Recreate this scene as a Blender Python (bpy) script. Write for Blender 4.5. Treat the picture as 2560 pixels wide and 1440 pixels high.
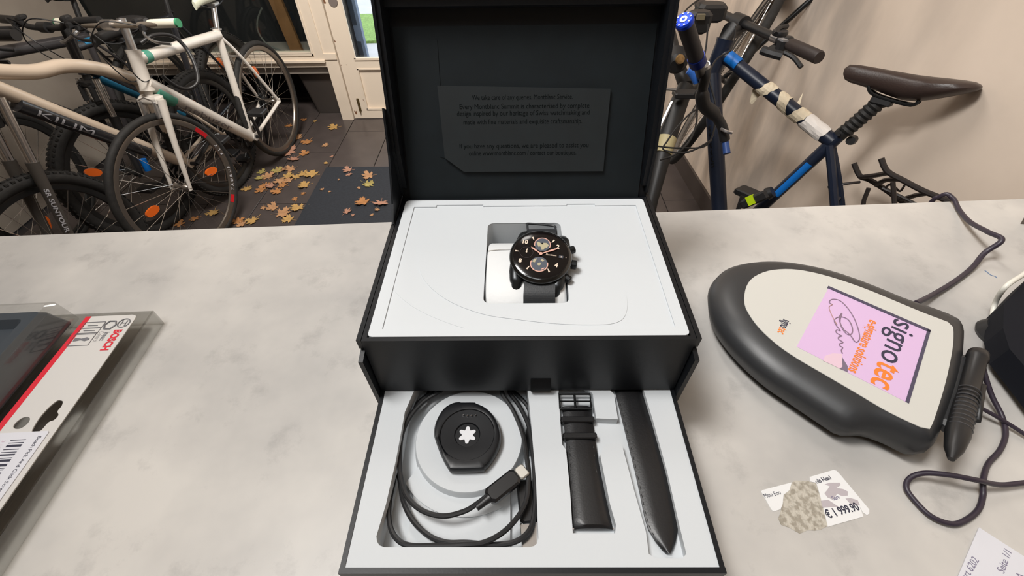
import bpy, math, random
from mathutils import Vector as V, Matrix
from mathutils.geometry import tessellate_polygon
random.seed(7)
sc = bpy.context.scene
for o in list(bpy.data.objects): bpy.data.objects.remove(o)
R = math.radians
FZ = -1.23                                   # floor height (the counter top is z = 0)

# ------------------------------------------------------------------ camera
FPX = 1117.6
CAM = V((-0.0073, -0.1748, 0.3324)); YAW, PITCH, ROLL = R(-0.7924), R(45.807), R(-0.9614)
fw = V((math.sin(YAW)*math.cos(PITCH), math.cos(YAW)*math.cos(PITCH), -math.sin(PITCH)))
rt = V((math.cos(YAW), -math.sin(YAW), 0)); up_ = rt.cross(fw)
rr = rt*math.cos(ROLL) + up_*math.sin(ROLL); uu = -rt*math.sin(ROLL) + up_*math.cos(ROLL)
cd = bpy.data.cameras.new('camera'); cam = bpy.data.objects.new('camera', cd); sc.collection.objects.link(cam)
cd.sensor_width = 36; cd.lens = FPX/2560*36; cd.clip_start = 0.01; cd.clip_end = 100
cam.matrix_world = Matrix(((rr.x, uu.x, -fw.x, CAM.x), (rr.y, uu.y, -fw.y, CAM.y), (rr.z, uu.z, -fw.z, CAM.z), (0, 0, 0, 1)))
sc.camera = cam

# ------------------------------------------------------------------ world, lights, exposure
w = bpy.data.worlds.new('world'); sc.world = w; w.use_nodes = True
w.node_tree.nodes['Background'].inputs[0].default_value = (0.86, 0.90, 1.0, 1)
w.node_tree.nodes['Background'].inputs[1].default_value = 2.8
def area(name, loc, target, sx, sy, power, col):
    l = bpy.data.lights.new(name, 'AREA'); l.shape = 'RECTANGLE'; l.size = sx; l.size_y = sy; l.energy = power; l.color = col
    o = bpy.data.objects.new(name, l); sc.collection.objects.link(o); o.location = loc
    o.rotation_euler = (V(target)-V(loc)).to_track_quat('-Z', 'Y').to_euler(); return o
area('ceiling_light_front', (-0.45, -0.45, 1.55), (-0.40, -0.3, 0), 1.0, 0.35, 6.5, (0.95, 0.98, 1.0))
area('wall_fill_light', (-0.50, 0.02, 1.45), (1.15, 1.0, -0.20), 0.40, 0.40, 17, (1.0, 0.975, 0.945)).data.spread = R(125)  # unseen fill added to brighten the right wall; also throws the saddle shadow
area('ceiling_light_middle', (-0.2, 1.50, 1.55), (0.9, 1.6, -0.2), 1.0, 0.30, 18, (1.0, 0.95, 0.90))
area('door_fill_light', (-0.75, 1.35, 1.50), (-1.25, 3.2, -0.75), 0.7, 0.4, 50, (1.0, 0.94, 0.87)).data.spread = R(130)  # added fill, out of view, aimed to lift the door end
sc.view_settings.view_transform = 'Standard'; sc.view_settings.look = 'None'
sc.view_settings.exposure = -0.06; sc.view_settings.gamma = 1; sc.view_settings.use_curve_mapping = False

# ------------------------------------------------------------------ helpers
def ray(x, y): return rr*((x-1280)/FPX) - uu*((y-720)/FPX) + fw
def at(x, y, z): d = ray(x, y); return CAM + d*((z-CAM.z)/d.z)           # point of the photo on a height
def aty(x, y, Y): d = ray(x, y); return CAM + d*((Y-CAM.y)/d.y)          # ... on a wall plane
def atd(x, y, t): return CAM + ray(x, y)*t                               # ... at a measured distance
def lin(c):
    c = c/255; return c/12.92 if c <= .04045 else ((c+.055)/1.055)**2.4
def rgb(r, g, b): return (lin(r), lin(g), lin(b), 1)
MATS = {}
def mat(name, col, rough=.5, metal=0, var=.0, scale=20, bump=0, bscale=200, coat=0, spec=.5, emit=0, alpha=None, col2=None, ramp=(.35, .65), detail=5):
    if name in MATS: return MATS[name]
    m = bpy.data.materials.new(name); m.use_nodes = True; nt = m.node_tree; b = nt.nodes['Principled BSDF']
    b.inputs['Base Color'].default_value = col; b.inputs['Roughness'].default_value = rough; b.inputs['Metallic'].default_value = metal
    b.inputs['Coat Weight'].default_value = coat; b.inputs['Specular IOR Level'].default_value = spec
    tc = nt.nodes.new('ShaderNodeTexCoord')
    if var or col2:
        n = nt.nodes.new('ShaderNodeTexNoise'); n.inputs['Scale'].default_value = scale; n.inputs['Detail'].default_value = detail
        nt.links.new(tc.outputs['Object'], n.inputs['Vector'])
        cr = nt.nodes.new('ShaderNodeValToRGB'); cr.color_ramp.elements[0].position = ramp[0]; cr.color_ramp.elements[1].position = ramp[1]
        c2 = col2 or tuple(min(1, c*(1+var)) for c in col[:3])+(1,)
        c1 = col if col2 else tuple(c*(1-var) for c in col[:3])+(1,)
        cr.color_ramp.elements[0].color = c1; cr.color_ramp.elements[1].color = c2
        nt.links.new(n.outputs['Fac'], cr.inputs[0]); nt.links.new(cr.outputs[0], b.inputs['Base Color'])
    if bump:
        n2 = nt.nodes.new('ShaderNodeTexNoise'); n2.inputs['Scale'].default_value = bscale; n2.inputs['Detail'].default_value = 4
        nt.links.new(tc.outputs['Object'], n2.inputs['Vector'])
        bp = nt.nodes.new('ShaderNodeBump'); bp.inputs['Strength'].default_value = bump; bp.inputs['Distance'].default_value = .001
        nt.links.new(n2.outputs['Fac'], bp.inputs['Height']); nt.links.new(bp.outputs[0], b.inputs['Normal'])
    if emit:
        b.inputs['Emission Color'].default_value = col; b.inputs['Emission Strength'].default_value = emit
    if alpha is not None:
        b.inputs['Transmission Weight'].default_value = alpha; b.inputs['IOR'].default_value = 1.05
    MATS[name] = m; return m

def clear(name, tint=(1, 1, 1, 1), fac=.08, rough=.03):
    m = bpy.data.materials.new(name); m.use_nodes = True; nt = m.node_tree; nt.nodes.clear()
    o = nt.nodes.new('ShaderNodeOutputMaterial'); x = nt.nodes.new('ShaderNodeMixShader'); t = nt.nodes.new('ShaderNodeBsdfTransparent'); g = nt.nodes.new('ShaderNodeBsdfGlossy')
    t.inputs[0].default_value = tint; g.inputs['Roughness'].default_value = rough; x.inputs[0].default_value = fac
    nt.links.new(t.outputs[0], x.inputs[1]); nt.links.new(g.outputs[0], x.inputs[2]); nt.links.new(x.outputs[0], o.inputs[0]); MATS[name] = m; return m
ORG = {}
def link(name, me, m, parent):
    o = bpy.data.objects.new(name, me); sc.collection.objects.link(o)
    if m and not me.materials: me.materials.append(m)
    if parent is not None:
        o.parent = parent; ORG[o.name] = ORG[parent.name]
    else: ORG[o.name] = V((0, 0, 0))
    return o
def tag(o, label=None, cat=None, group=None, kind=None):
    if label: o['label'] = label
    if cat: o['category'] = cat
    if group: o['group'] = group
    if kind: o['kind'] = kind
    return o
def thing(name, label, cat, loc, group=None):
    o = bpy.data.objects.new(name, None); o.empty_display_size = .02; sc.collection.objects.link(o); o.location = loc
    ORG[o.name] = V(loc); return tag(o, label, cat, group)

def frame_of(d):
    d = d.normalized(); a = V((0, 0, 1)) if abs(d.z) < .9 else V((1, 0, 0))
    u = a.cross(d).normalized(); return u, d.cross(u)
def catmull(pts, n=8, closed=False):
    pts = [V(p) for p in pts]; out = []; N = len(pts)
    for i in range(N if closed else N-1):
        if closed: p0, p1, p2, p3 = pts[i-1], pts[i], pts[(i+1) % N], pts[(i+2) % N]
        else: p0, p1, p2, p3 = pts[max(0, i-1)], pts[i], pts[i+1], pts[min(N-1, i+2)]
        for k in range(n):
            t = k/n; out.append(.5*((2*p1)+(p2-p0)*t+(2*p0-5*p1+4*p2-p3)*t*t+(3*p1-p0-3*p2+p3)*t**3))
    if not closed: out.append(pts[-1])
    return out

class MB:
    def __init__(s): s.v = []; s.f = []; s.sm = []
    def add(s, vs, fs, smooth=False):
        k = len(s.v); s.v += [V(v) for v in vs]; s.f += [tuple(i+k for i in f) for f in fs]; s.sm += [smooth]*len(fs); return s
    def box(s, c, size, ax=None, bev=0):
        ax = ax or (V((1, 0, 0)), V((0, 1, 0)), V((0, 0, 1))); c = V(c); h = [x/2 for x in size]
        if not bev:
            vs = [c+ax[0]*h[0]*i+ax[1]*h[1]*j+ax[2]*h[2]*k for i in (-1, 1) for j in (-1, 1) for k in (-1, 1)]
            return s.add(vs, [(0, 1, 3, 2), (4, 6, 7, 5), (0, 4, 5, 1), (2, 3, 7, 6), (0, 2, 6, 4), (1, 5, 7, 3)])
        b = min(bev, *[x*.98 for x in h]); rings = []
        def rg(k, ins):
            a, d = h[0]-ins, h[1]-ins
            pts = [(a-b, d), (-a+b, d), (-a, d-b), (-a, -d+b), (-a+b, -d), (a-b, -d), (a, -d+b), (a, d-b)]
            return [c+ax[0]*p[0]+ax[1]*p[1]+ax[2]*k for p in pts]
        return s.loft([rg(-h[2], b*.7), rg(-h[2]+b*.7, 0), rg(h[2]-b*.7, 0), rg(h[2], b*.7)], caps=True)
    def b2(s, lo, hi, bev=0):
        lo, hi = V(lo), V(hi); return s.box((lo+hi)/2, hi-lo, bev=bev)
    def loft(s, rings, caps=True, smooth=False, closed=True, loop=False):
        n = len(rings[0]); vs = [p for r in rings for p in r]; fs = []
        m = len(rings)
        for i in range(m if loop else m-1):
            a, b = i*n, ((i+1) % m)*n
            for j in range(n if closed else n-1): fs.append((a+j, a+(j+1) % n, b+(j+1) % n, b+j))
        s.add(vs, fs, smooth)
        if caps and not loop: s.add(rings[0], [tuple(range(n))[::-1]]); s.add(rings[-1], [tuple(range(n))])
        return s
    def tube(s, pts, r, n=10, closed=False, caps=True, flat=1.0, upv=None):
        pts = [V(p) for p in pts]; N = len(pts); rings = []; u = None
        for i, p in enumerate(pts):
            d = (pts[(i+1) % N]-pts[i-1]) if closed else (pts[min(N-1, i+1)]-pts[max(0, i-1)])
            d = d.normalized()
            if u is None:
                u = frame_of(d)[0] if upv is None else (V(upv)-d*V(upv).dot(d)).normalized()
            else: u = (u-d*u.dot(d)).normalized()
            v = d.cross(u); q = r[i] if isinstance(r, (list, tuple)) else r
            rings.append([p+u*q*math.cos(2*math.pi*k/n)+v*q*flat*math.sin(2*math.pi*k/n) for k in range(n)])
        return s.loft(rings, caps=caps and not closed, smooth=n > 6, loop=closed)
    def bar(s, a, b, r, n=10, r2=None, flat=1, upv=None): return s.tube([a, b], [r, r if r2 is None else r2], n, flat=flat, upv=upv)
    def lathe(s, c, ax, prof, n=32, e1=None, loop=False, caps=True, smooth=True):
        c = V(c); ax = V(ax).normalized(); u, v = frame_of(ax)
        if e1 is not None: u = V(e1).normalized(); v = ax.cross(u)
        rings = [[c+ax*h+(u*math.cos(2*math.pi*k/n)+v*math.sin(2*math.pi*k/n))*r for k in range(n)] for r, h in prof]
        return s.loft(rings, caps=caps, smooth=smooth, loop=loop)
    def prism(s, outer, z0, z1, holes=(), T=None, smooth=False, bottom=True):
        T = T or (lambda x, y, z: V((x, y, z)))
        loops = [list(outer)]+[list(h) for h in holes]
        flat = [p for l in loops for p in l]; tris = tessellate_polygon([[V((p[0], p[1], 0)) for p in l] for l in loops])
        s.add([T(p[0], p[1], z1) for p in flat], [tuple(t) for t in tris])
        if bottom: s.add([T(p[0], p[1], z0) for p in flat], [tuple(t)[::-1] for t in tris])
        for l in loops:
            n = len(l); s.add([T(p[0], p[1], z) for p in l for z in (z0, z1)], [(2*i, 2*((i+1) % n), 2*((i+1) % n)+1, 2*i+1) for i in range(n)], smooth)
        return s
    def build(s, name, m, parent=None, loc=None):
        import bmesh
        org = ORG[parent.name] if parent is not None else (V(loc) if loc is not None else V((0, 0, 0)))
        me = bpy.data.meshes.new(name); me.from_pydata([v-org for v in s.v], [], s.f)
        me.polygons.foreach_set('use_smooth', s.sm); me.update()
        bm = bmesh.new(); bm.from_mesh(me); bmesh.ops.remove_doubles(bm, verts=bm.verts, dist=1e-6); bmesh.ops.recalc_face_normals(bm, faces=bm.faces)
        sharp = R(38)
        for e in bm.edges:
            if len(e.link_faces) == 2 and e.calc_face_angle(0) > sharp: e.smooth = False
        bm.to_mesh(me); bm.free()
        o = link(name, me, m, parent)
        if parent is None: o.location = org; ORG[o.name] = org
        return o

def text(name, body, size, o0, xd, yd, m, parent, align='LEFT', sx=1.0, shear=0, th=.0001, bold=0, font_sp=1.0):
    cu = bpy.data.curves.new(name, 'FONT'); cu.body = body; cu.size = size; cu.align_x = align; cu.extrude = th; cu.shear = shear; cu.offset = 0 if 'M' in body else bold; cu.space_character = font_sp
    cu.resolution_u = 3
    t = bpy.data.objects.new('tmp', cu); sc.collection.objects.link(t)
    me = bpy.data.meshes.new_from_object(t.evaluated_get(bpy.context.evaluated_depsgraph_get())); bpy.data.objects.remove(t); bpy.data.curves.remove(cu)
    xd = V(xd).normalized(); yd = V(yd); yd = (yd-xd*yd.dot(xd)).normalized(); zd = xd.cross(yd); o0 = V(o0)-ORG[parent.name]
    me.transform(Matrix(((xd.x*sx, yd.x, zd.x, o0.x), (xd.y*sx, yd.y, zd.y, o0.y), (xd.z*sx, yd.z, zd.z, o0.z), (0, 0, 0, 1))))
    me.materials.clear(); return link(name, me, m, parent)
def rrect(x0, y0, x1, y1, r, n=6):
    out = []
    for cx, cy, a in ((x1-r, y1-r, 0), (x0+r, y1-r, 90), (x0+r, y0+r, 180), (x1-r, y0+r, 270)):
        for k in range(n+1):
            t = R(a+90*k/n); out.append((cx+r*math.cos(t), cy+r*math.sin(t)))
    return out
def circ(cx, cy, r, n=32, ry=None): return [(cx+r*math.cos(2*math.pi*k/n), cy+(ry or r)*math.sin(2*math.pi*k/n)) for k in range(n)]

# ------------------------------------------------------------------ materials
BLK = mat('box_black_paper', (.0040, .0050, .0068, 1), .42, bump=.04, bscale=700, spec=.32)
BLKIN = mat('lid_pad_paper', (.0036, .0066, .0084, 1), .62, var=.12, scale=60, spec=.28)
WHT = mat('insert_white', rgb(196, 200, 203), .6, bump=.05, bscale=500, spec=.3)
LEA = mat('leather_black', (.008, .008, .009, 1), .38, bump=.07, bscale=900, spec=.5)
LEA2 = mat('rubber_strap_grey', (.022, .024, .027, 1), .5, bump=.1, bscale=1200)
GLOSS = mat('gloss_black', (.006, .006, .006, 1), .12, coat=.5)
SATIN = mat('satin_black_metal', (.02, .021, .022, 1), .3, metal=.6)
CORD = mat('cable_black_rubber', (.012, .012, .013, 1), .42)
CHROME = mat('chrome', (.75, .75, .76, 1), .18, metal=1)
ALU = mat('brushed_aluminium', (.55, .55, .56, 1), .35, metal=1, var=.1, scale=30)
TYRE = mat('tyre_rubber', (.013, .0125, .012, 1), .75, var=.3, scale=60, bump=.4, bscale=300)
BPL = mat('black_plastic', (.014, .014, .015, 1), .45)
WPAINT = mat('white_bike_paint', rgb(214, 208, 200), .28, coat=.3, var=.04, scale=12)
TEAL = mat('teal_paint', rgb(70, 140, 120), .35)
ORANGE = mat('orange_reflector', (.75, .13, .01, 1), .25, coat=.6)
SPOKE = mat('spoke_steel', (.6, .58, .55, 1), .25, metal=1)
NAVY = mat('navy_frame_paint', (.008, .014, .032, 1), .38, spec=.5)
BLUE = mat('bright_blue_paint', rgb(10, 105, 190), .4)
TAPE = mat('masking_tape', rgb(222, 208, 182), .7, var=.06, scale=60, bump=.4, bscale=150)
PAPER = mat('white_paper', rgb(208, 208, 214), .55)
INK = mat('ink_dark', rgb(45, 45, 62), .6)
ORTX = mat('orange_ink', rgb(228, 122, 44), .5)
REDTX = mat('red_ink', rgb(206, 44, 58), .5)

# ------------------------------------------------------------------ structure
WX = lambda y: 1.055+.052*(2.53-y)            # right wall plane
fl = MB().prism([(-2.95, -2.2), (1.45, -2.2), (1.45, 3.8), (-2.95, 3.8)], FZ-.1, FZ-.012).build('floor', mat('grout', rgb(48, 43, 42), .8))
tag(fl, kind='structure')
TM = mat('floor_tile_brown', rgb(76, 69, 67), .32, var=.1, scale=9, bump=.15, bscale=120)
tile_me = {}
x = -2.78; i = 0
while x < 1.35:
    y = -1.0-(i % 2)*.305+.02
    while y < 3.75:
        x1, y1 = x+.3, y+.605
        if (x1 > -2.9 and (y1 > .3)):
            key = 'tile'
            if key not in tile_me:
                b = MB().b2((0, 0, -.012), (.3, .605, 0), bev=.0015); o = b.build('tile', TM, fl); tile_me[key] = o.data
            else: o = link('tile', tile_me[key], None, fl)
            o.location = (x, y, FZ)
        y += .61
    x += .305; i += 1
WALL = mat('wall_beige_plaster', rgb(214, 200, 184), .85, var=.035, scale=3, bump=.25, bscale=40)
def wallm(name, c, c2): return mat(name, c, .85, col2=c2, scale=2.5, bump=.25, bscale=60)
# right wall: grimy patches, plus far-end greying that partly paints in shading
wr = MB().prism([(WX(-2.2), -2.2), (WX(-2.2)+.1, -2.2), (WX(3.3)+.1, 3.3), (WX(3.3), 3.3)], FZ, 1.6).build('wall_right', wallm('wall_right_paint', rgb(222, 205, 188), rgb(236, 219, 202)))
tag(wr, kind='structure')
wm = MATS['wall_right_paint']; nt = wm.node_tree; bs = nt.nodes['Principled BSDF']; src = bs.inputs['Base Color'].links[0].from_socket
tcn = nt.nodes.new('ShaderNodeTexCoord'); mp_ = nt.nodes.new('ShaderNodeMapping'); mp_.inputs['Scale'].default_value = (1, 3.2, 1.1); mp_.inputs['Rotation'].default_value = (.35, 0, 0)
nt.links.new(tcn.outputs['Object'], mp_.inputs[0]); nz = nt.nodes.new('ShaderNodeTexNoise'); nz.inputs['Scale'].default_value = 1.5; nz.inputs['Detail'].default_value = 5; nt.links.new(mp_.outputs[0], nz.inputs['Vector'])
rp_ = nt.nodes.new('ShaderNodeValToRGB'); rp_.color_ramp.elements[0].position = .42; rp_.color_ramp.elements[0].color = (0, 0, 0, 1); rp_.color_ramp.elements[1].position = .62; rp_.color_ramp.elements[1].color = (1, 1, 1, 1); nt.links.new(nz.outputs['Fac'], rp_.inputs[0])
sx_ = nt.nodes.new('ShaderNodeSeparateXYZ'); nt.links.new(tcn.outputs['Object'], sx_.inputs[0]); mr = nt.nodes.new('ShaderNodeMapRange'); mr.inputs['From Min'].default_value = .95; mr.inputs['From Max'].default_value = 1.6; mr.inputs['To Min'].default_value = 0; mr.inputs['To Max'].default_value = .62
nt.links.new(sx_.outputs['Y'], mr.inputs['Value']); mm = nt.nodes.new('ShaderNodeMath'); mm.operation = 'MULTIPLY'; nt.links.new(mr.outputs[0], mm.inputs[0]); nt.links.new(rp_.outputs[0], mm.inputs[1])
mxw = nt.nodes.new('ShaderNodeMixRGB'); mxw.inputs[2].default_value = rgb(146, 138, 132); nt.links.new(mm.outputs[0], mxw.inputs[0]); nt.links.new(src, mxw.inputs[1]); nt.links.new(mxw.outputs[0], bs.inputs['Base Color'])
bb = MB().prism([(WX(-1)-.014, -1.0), (WX(-1)-.0, -1.0), (WX(3.2), 3.2), (WX(3.2)-.014, 3.2)], FZ, FZ+.11).build('baseboard_right', mat('baseboard_grey', rgb(74, 66, 62), .5, var=.1, scale=8)); tag(bb, kind='structure')
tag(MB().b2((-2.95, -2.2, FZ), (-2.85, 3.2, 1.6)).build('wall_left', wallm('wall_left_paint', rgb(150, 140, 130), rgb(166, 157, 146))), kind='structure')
tag(MB().b2((-2.95, -2.3, FZ), (1.5, -2.2, 1.6)).build('wall_front', WALL), kind='structure')
tag(MB().b2((-2.95, -2.3, 1.6), (1.5, 3.9, 1.7)).build('ceiling', mat('ceiling_white', rgb(225, 220, 212), .9)), kind='structure')
# back wall: dark display niche, window frame, door
YB = 3.2
FRM = mat('white_gloss_woodwork', rgb(226, 212, 194), .45, var=.04, scale=6, bump=.2, bscale=30)
NICHE = mat('niche_black', (.006, .006, .008, 1), .8)
wb = MB(); wb.b2((-2.95, YB, .62), (1.5, YB+.12, 1.6)); wb.b2((-.28, YB, FZ), (1.5, YB+.12, .62)); tag(wb.build('wall_back', WALL), kind='structure')
nb = MB(); nb.b2((-2.95, YB+.5, FZ), (-1.26, YB+.55, .62)); nb.b2((-1.29, YB+.06, FZ), (-1.26, YB+.55, .62)); nb.b2((-2.95, YB+.02, .60), (-1.26, YB+.55, .64)); nb.b2((-2.95, YB, FZ), (-2.9, YB+.55, .62))
tag(nb.build('wall_niche', NICHE), kind='structure')
win = MB()
win.b2((-2.9, YB-.02, -.842), (-1.345, YB+.05, -.80)).b2((-2.9, YB-.045, -.805), (-1.345, YB+.0, -.79), )
win.b2((-2.9, YB-.03, -.79), (-1.26, YB+.04, -.75)); win.b2((-1.412, YB-.03, -.75), (-1.345, YB+.04, .62), )
win.b2((-1.345, YB-.022, -.79), (-1.258, YB+.05, .62)); win.b2((-2.9, YB-.03, .55), (-1.345, YB+.04, .62))
wn = win.build('window_1', FRM); tag(wn, kind='structure')
MB().b2((-2.9, YB+.015, -.75), (-1.412, YB+.019, .55)).build('window_pane', clear('window_glass', (.93, .96, .95, 1), .05), wn)
MB().b2((-1.424, YB-.036, -.76), (-1.412, YB-.02, .55)).b2((-2.9, YB-.036, -.762), (-1.412, YB-.02, -.75)).build('glazing_bead', FRM, wn)
tag(MB().b2((-2.9, YB+.02, -.90), (-1.345, YB+.5, -.83)).build('trim_1', mat('sill_grey', rgb(150, 142, 134), .6)), kind='structure')
jb = MB(); jb.b2((-1.345, YB-.022, FZ), (-1.258, YB+.06, -.79)); jb.b2((-1.258, YB-.0, .56), (-.28, YB+.06, .62)); jb.b2((-.30, YB-.02, FZ), (-.27, YB+.06, .62))
tag(jb.build('trim_2', FRM), kind='structure')
# door leaf with a glazed upper and a sunk lower panel
dm = mat('door_paint_chipped', rgb(228, 214, 196), .45, bump=.2, bscale=40)
nt = dm.node_tree; tc = nt.nodes.new('ShaderNodeTexCoord'); n1 = nt.nodes.new('ShaderNodeTexNoise'); n1.inputs['Scale'].default_value = 34; n1.inputs['Detail'].default_value = 6
nt.links.new(tc.outputs['Object'], n1.inputs['Vector']); n2 = nt.nodes.new('ShaderNodeTexNoise'); n2.inputs['Scale'].default_value = 5
nt.links.new(tc.outputs['Object'], n2.inputs['Vector']); mu = nt.nodes.new('ShaderNodeMath'); mu.operation = 'MULTIPLY'
nt.links.new(n1.outputs['Fac'], mu.inputs[0]); nt.links.new(n2.outputs['Fac'], mu.inputs[1])
cr = nt.nodes.new('ShaderNodeValToRGB'); cr.color_ramp.elements[0].position = .385; cr.color_ramp.elements[0].color = rgb(228, 214, 196); cr.color_ramp.elements[1].position = .40; cr.color_ramp.elements[1].color = rgb(120, 84, 60)
nt.links.new(mu.outputs[0], cr.inputs[0]); nt.links.new(cr.outputs[0], nt.nodes['Principled BSDF'].inputs['Base Color'])
d = MB(); y0, y1 = YB-.012, YB+.03
d.b2((-1.25, y0, FZ+.006), (-1.141, y1, .55)); d.b2((-.41, y0, FZ+.006), (-.305, y1, .55)); d.b2((-1.141, y0, .46), (-.41, y1, .55))
d.b2((-1.141, y0, -.858), (-.41, y1, -.793)); d.b2((-1.141, y0, FZ+.006), (-.41, y1, -1.15)); d.b2((-1.141, y0+.016, -1.15), (-.41, y1-.005, -.858))
door = d.build('door_1', dm); tag(door, kind='structure')
bd = MB(); bd.b2((-1.141, y0-.008, -.793), (-1.129, y0, .46)).b2((-1.141, y0-.008, -.80), (-.41, y0, -.785))
bd.b2((-1.141, y0-.004, -1.154), (-1.131, y0+.016, -.858)).b2((-1.141, y0-.004, -1.16), (-.41, y0+.012, -1.148)).b2((-1.141, y0-.004, -.866), (-.41, y0+.012, -.856)).build('moulding', FRM, door)
MB().b2((-1.13, YB+.004, -.79), (-.41, YB+.009, .46)).build('door_pane', MATS['window_glass'], door)
hb = MB(); p = aty(897, 262, YB-.02); hb.b2((p.x-.009, YB-.022, p.z-.05), (p.x+.009, YB-.012, p.z+.045), bev=.002); hb.bar((p.x, YB-.026, p.z-.06), (p.x, YB-.026, p.z+.05), .005)
hb.build('bolt', mat('old_brass', rgb(120, 104, 70), .4, metal=.8), door)['label'] = 'old brass bolt at the foot of the door'
p = aty(834, 3, YB); MB().lathe((p.x, YB-.014, p.z), (0, -1, 0), [(.0, .004), (.028, .004), (.03, 0)], 24).build('door_badge', mat('badge_grey', rgb(120, 110, 105), .5), door)
# outside
g = MB().b2((-9, 3.35, FZ-.12), (9, 30, FZ-.02)).build('ground_paving', mat('paving_pale', rgb(190, 188, 190), .8, var=.08, scale=4)); tag(g, kind='structure')
gp = MB().prism([(at(900, 104, FZ).x, at(900, 104, FZ).y), (1.5, at(900, 104, FZ).y+.2), (1.5, at(900, 36, FZ).y), (at(880, 36, FZ).x-.6, at(880, 36, FZ).y)], FZ-.03, FZ+.005).build('grass', mat('lawn_green', rgb(128, 158, 84), .9, var=.25, scale=60)); tag(gp, 'bright green lawn seen through the door glass', 'grass', kind='stuff')
gt = thing('outdoor_gate', 'pale blue panelled gate leaf outside behind the door glass', 'gate', (-1.25, 3.6, FZ))
GB = mat('gate_blue', rgb(126, 140, 168), .5); GD = mat('gate_grey', rgb(70, 78, 94), .5)
ga, gb_ = aty(868, 140, 3.75), aty(921, 140, 3.70); gx = (gb_-ga); gx.z = 0; gw = gx.length; gx.normalize(); gn = V((gx.y, -gx.x, 0)); gc = V(((ga.x+gb_.x)/2, 3.72, FZ))
MB().box(gc+V((0, 0, .65)), (gw, .03, 1.3), (gx, gn, V((0, 0, 1)))).build('gate_panel', GB, gt)
for zz in (.12, .52, .92): MB().box(gc+gn*.018+gx*gw*.12+V((0, 0, zz+.14)), (gw*.5, .008, .28), (gx, gn, V((0, 0, 1)))).build('sunk_panel', GD, gt)

# display plank, hose and waste bin behind the window
pk = MB().box(aty(705, 20, YB+.2)+V((-.03, 0, .1)), (.085, .03, 1.05), (V((1, 0, .10)).normalized(), V((0, 1, 0)), V((-.10, 0, 1)).normalized()))
tag(pk.build('wooden_plank', mat('plank_brown', rgb(120, 84, 50), .6, var=.2, scale=8), loc=(-1.7, 3.4, -.75)), 'upright brown wooden plank behind the dark window glass', 'plank')
hs = catmull([aty(*q, YB+.12) for q in ((655, 20), (644, 50), (646, 80), (665, 108), (690, 122), (712, 128))], 6)
tag(MB().tube(hs, .006, 8).build('hose', mat('hose_grey', rgb(90, 92, 88), .5), loc=hs[0]), 'thin grey hose hanging behind the dark window glass', 'hose')
bn = thing('waste_bin', 'tall grey metal waste bin under the window beside the door', 'bin', (-1.47, 3.36, FZ))
BIN = mat('bin_metal', rgb(104, 98, 94), .35, metal=.7)
def qr(cx, cy, hx, hy, z, r=.03): return [V((a, b, z)) for a, b in rrect(cx-hx, cy-hy, cx+hx, cy+hy, r, 4)]
MB().loft([qr(-1.47, 3.37, .105, .075, FZ), qr(-1.50, 3.37, .135, .095, FZ+.33), qr(-1.50, 3.37, .125, .086, FZ+.33), qr(-1.47, 3.37, .095, .068, FZ+.02)], smooth=True).build('bin_body', BIN, bn)
MB().tube(qr(-1.50, 3.37, .135, .095, FZ+.33), .006, 6, closed=True).build('rim', BIN, bn)

# door mat
mp = [at(815, 421, FZ), at(745, 556, FZ)]
mt = MB().prism([(-1.262, 2.465), (-1.262, 1.45), (-.25, 1.45), (-.25, 2.465)][::-1], FZ, FZ+.009)
tag(mt.build('doormat', mat('mat_charcoal', rgb(36, 40, 47), .85, var=.15, scale=90, bump=.6, bscale=500), loc=(-.75, 1.95, FZ)), 'flat charcoal rubber doormat on the tiles behind the counter', 'mat')

# ------------------------------------------------------------------ counter
CT = mat('counter_concrete_laminate', rgb(196, 191, 184), .38, spec=.4)
nt = CT.node_tree; tc = nt.nodes.new('ShaderNodeTexCoord'); bs = nt.nodes['Principled BSDF']
def noise(sc_, det, rgh=.6):
    n = nt.nodes.new('ShaderNodeTexNoise'); n.inputs['Scale'].default_value = sc_; n.inputs['Detail'].default_value = det; n.inputs['Roughness'].default_value = rgh; nt.links.new(tc.outputs['Object'], n.inputs['Vector']); return n
a1 = noise(5, 5); r1 = nt.nodes.new('ShaderNodeValToRGB'); r1.color_ramp.elements[0].position = .3; r1.color_ramp.elements[0].color = rgb(160, 158, 156); r1.color_ramp.elements[1].position = .68; r1.color_ramp.elements[1].color = rgb(200, 196, 190)
nt.links.new(a1.outputs['Fac'], r1.inputs[0])
a2 = noise(22, 8, .7); r2 = nt.nodes.new('ShaderNodeValToRGB'); r2.color_ramp.elements[0].position = .55; r2.color_ramp.elements[0].color = (0, 0, 0, 1); r2.color_ramp.elements[1].position = .75; r2.color_ramp.elements[1].color = (.45, .45, .45, 1)
nt.links.new(a2.outputs['Fac'], r2.inputs[0]); mx = nt.nodes.new('ShaderNodeMixRGB'); mx.inputs[2].default_value = rgb(128, 125, 124); nt.links.new(r2.outputs[0], mx.inputs[0]); nt.links.new(r1.outputs[0], mx.inputs[1])
nt.links.new(mx.outputs[0], bs.inputs['Base Color'])
ce = lambda x: .2708+.048*x
ct = thing('counter', 'grey concrete-look shop counter carrying the open watch box', 'counter', (0, 0, FZ))
MB().prism([(-1.4, -.62), (WX(-.6)-.002, -.62), (WX(.3)-.002, ce(1.1)), (-1.4, ce(-1.4))], -.03, 0).build('worktop', CT, ct)
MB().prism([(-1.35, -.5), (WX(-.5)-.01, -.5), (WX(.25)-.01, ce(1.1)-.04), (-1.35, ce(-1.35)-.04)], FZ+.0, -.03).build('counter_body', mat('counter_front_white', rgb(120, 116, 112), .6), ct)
mk = catmull([at(*q, .0003) for q in ((2462, 676), (2470, 682), (2478, 688), (2486, 690), (2492, 694))], 3)
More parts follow.
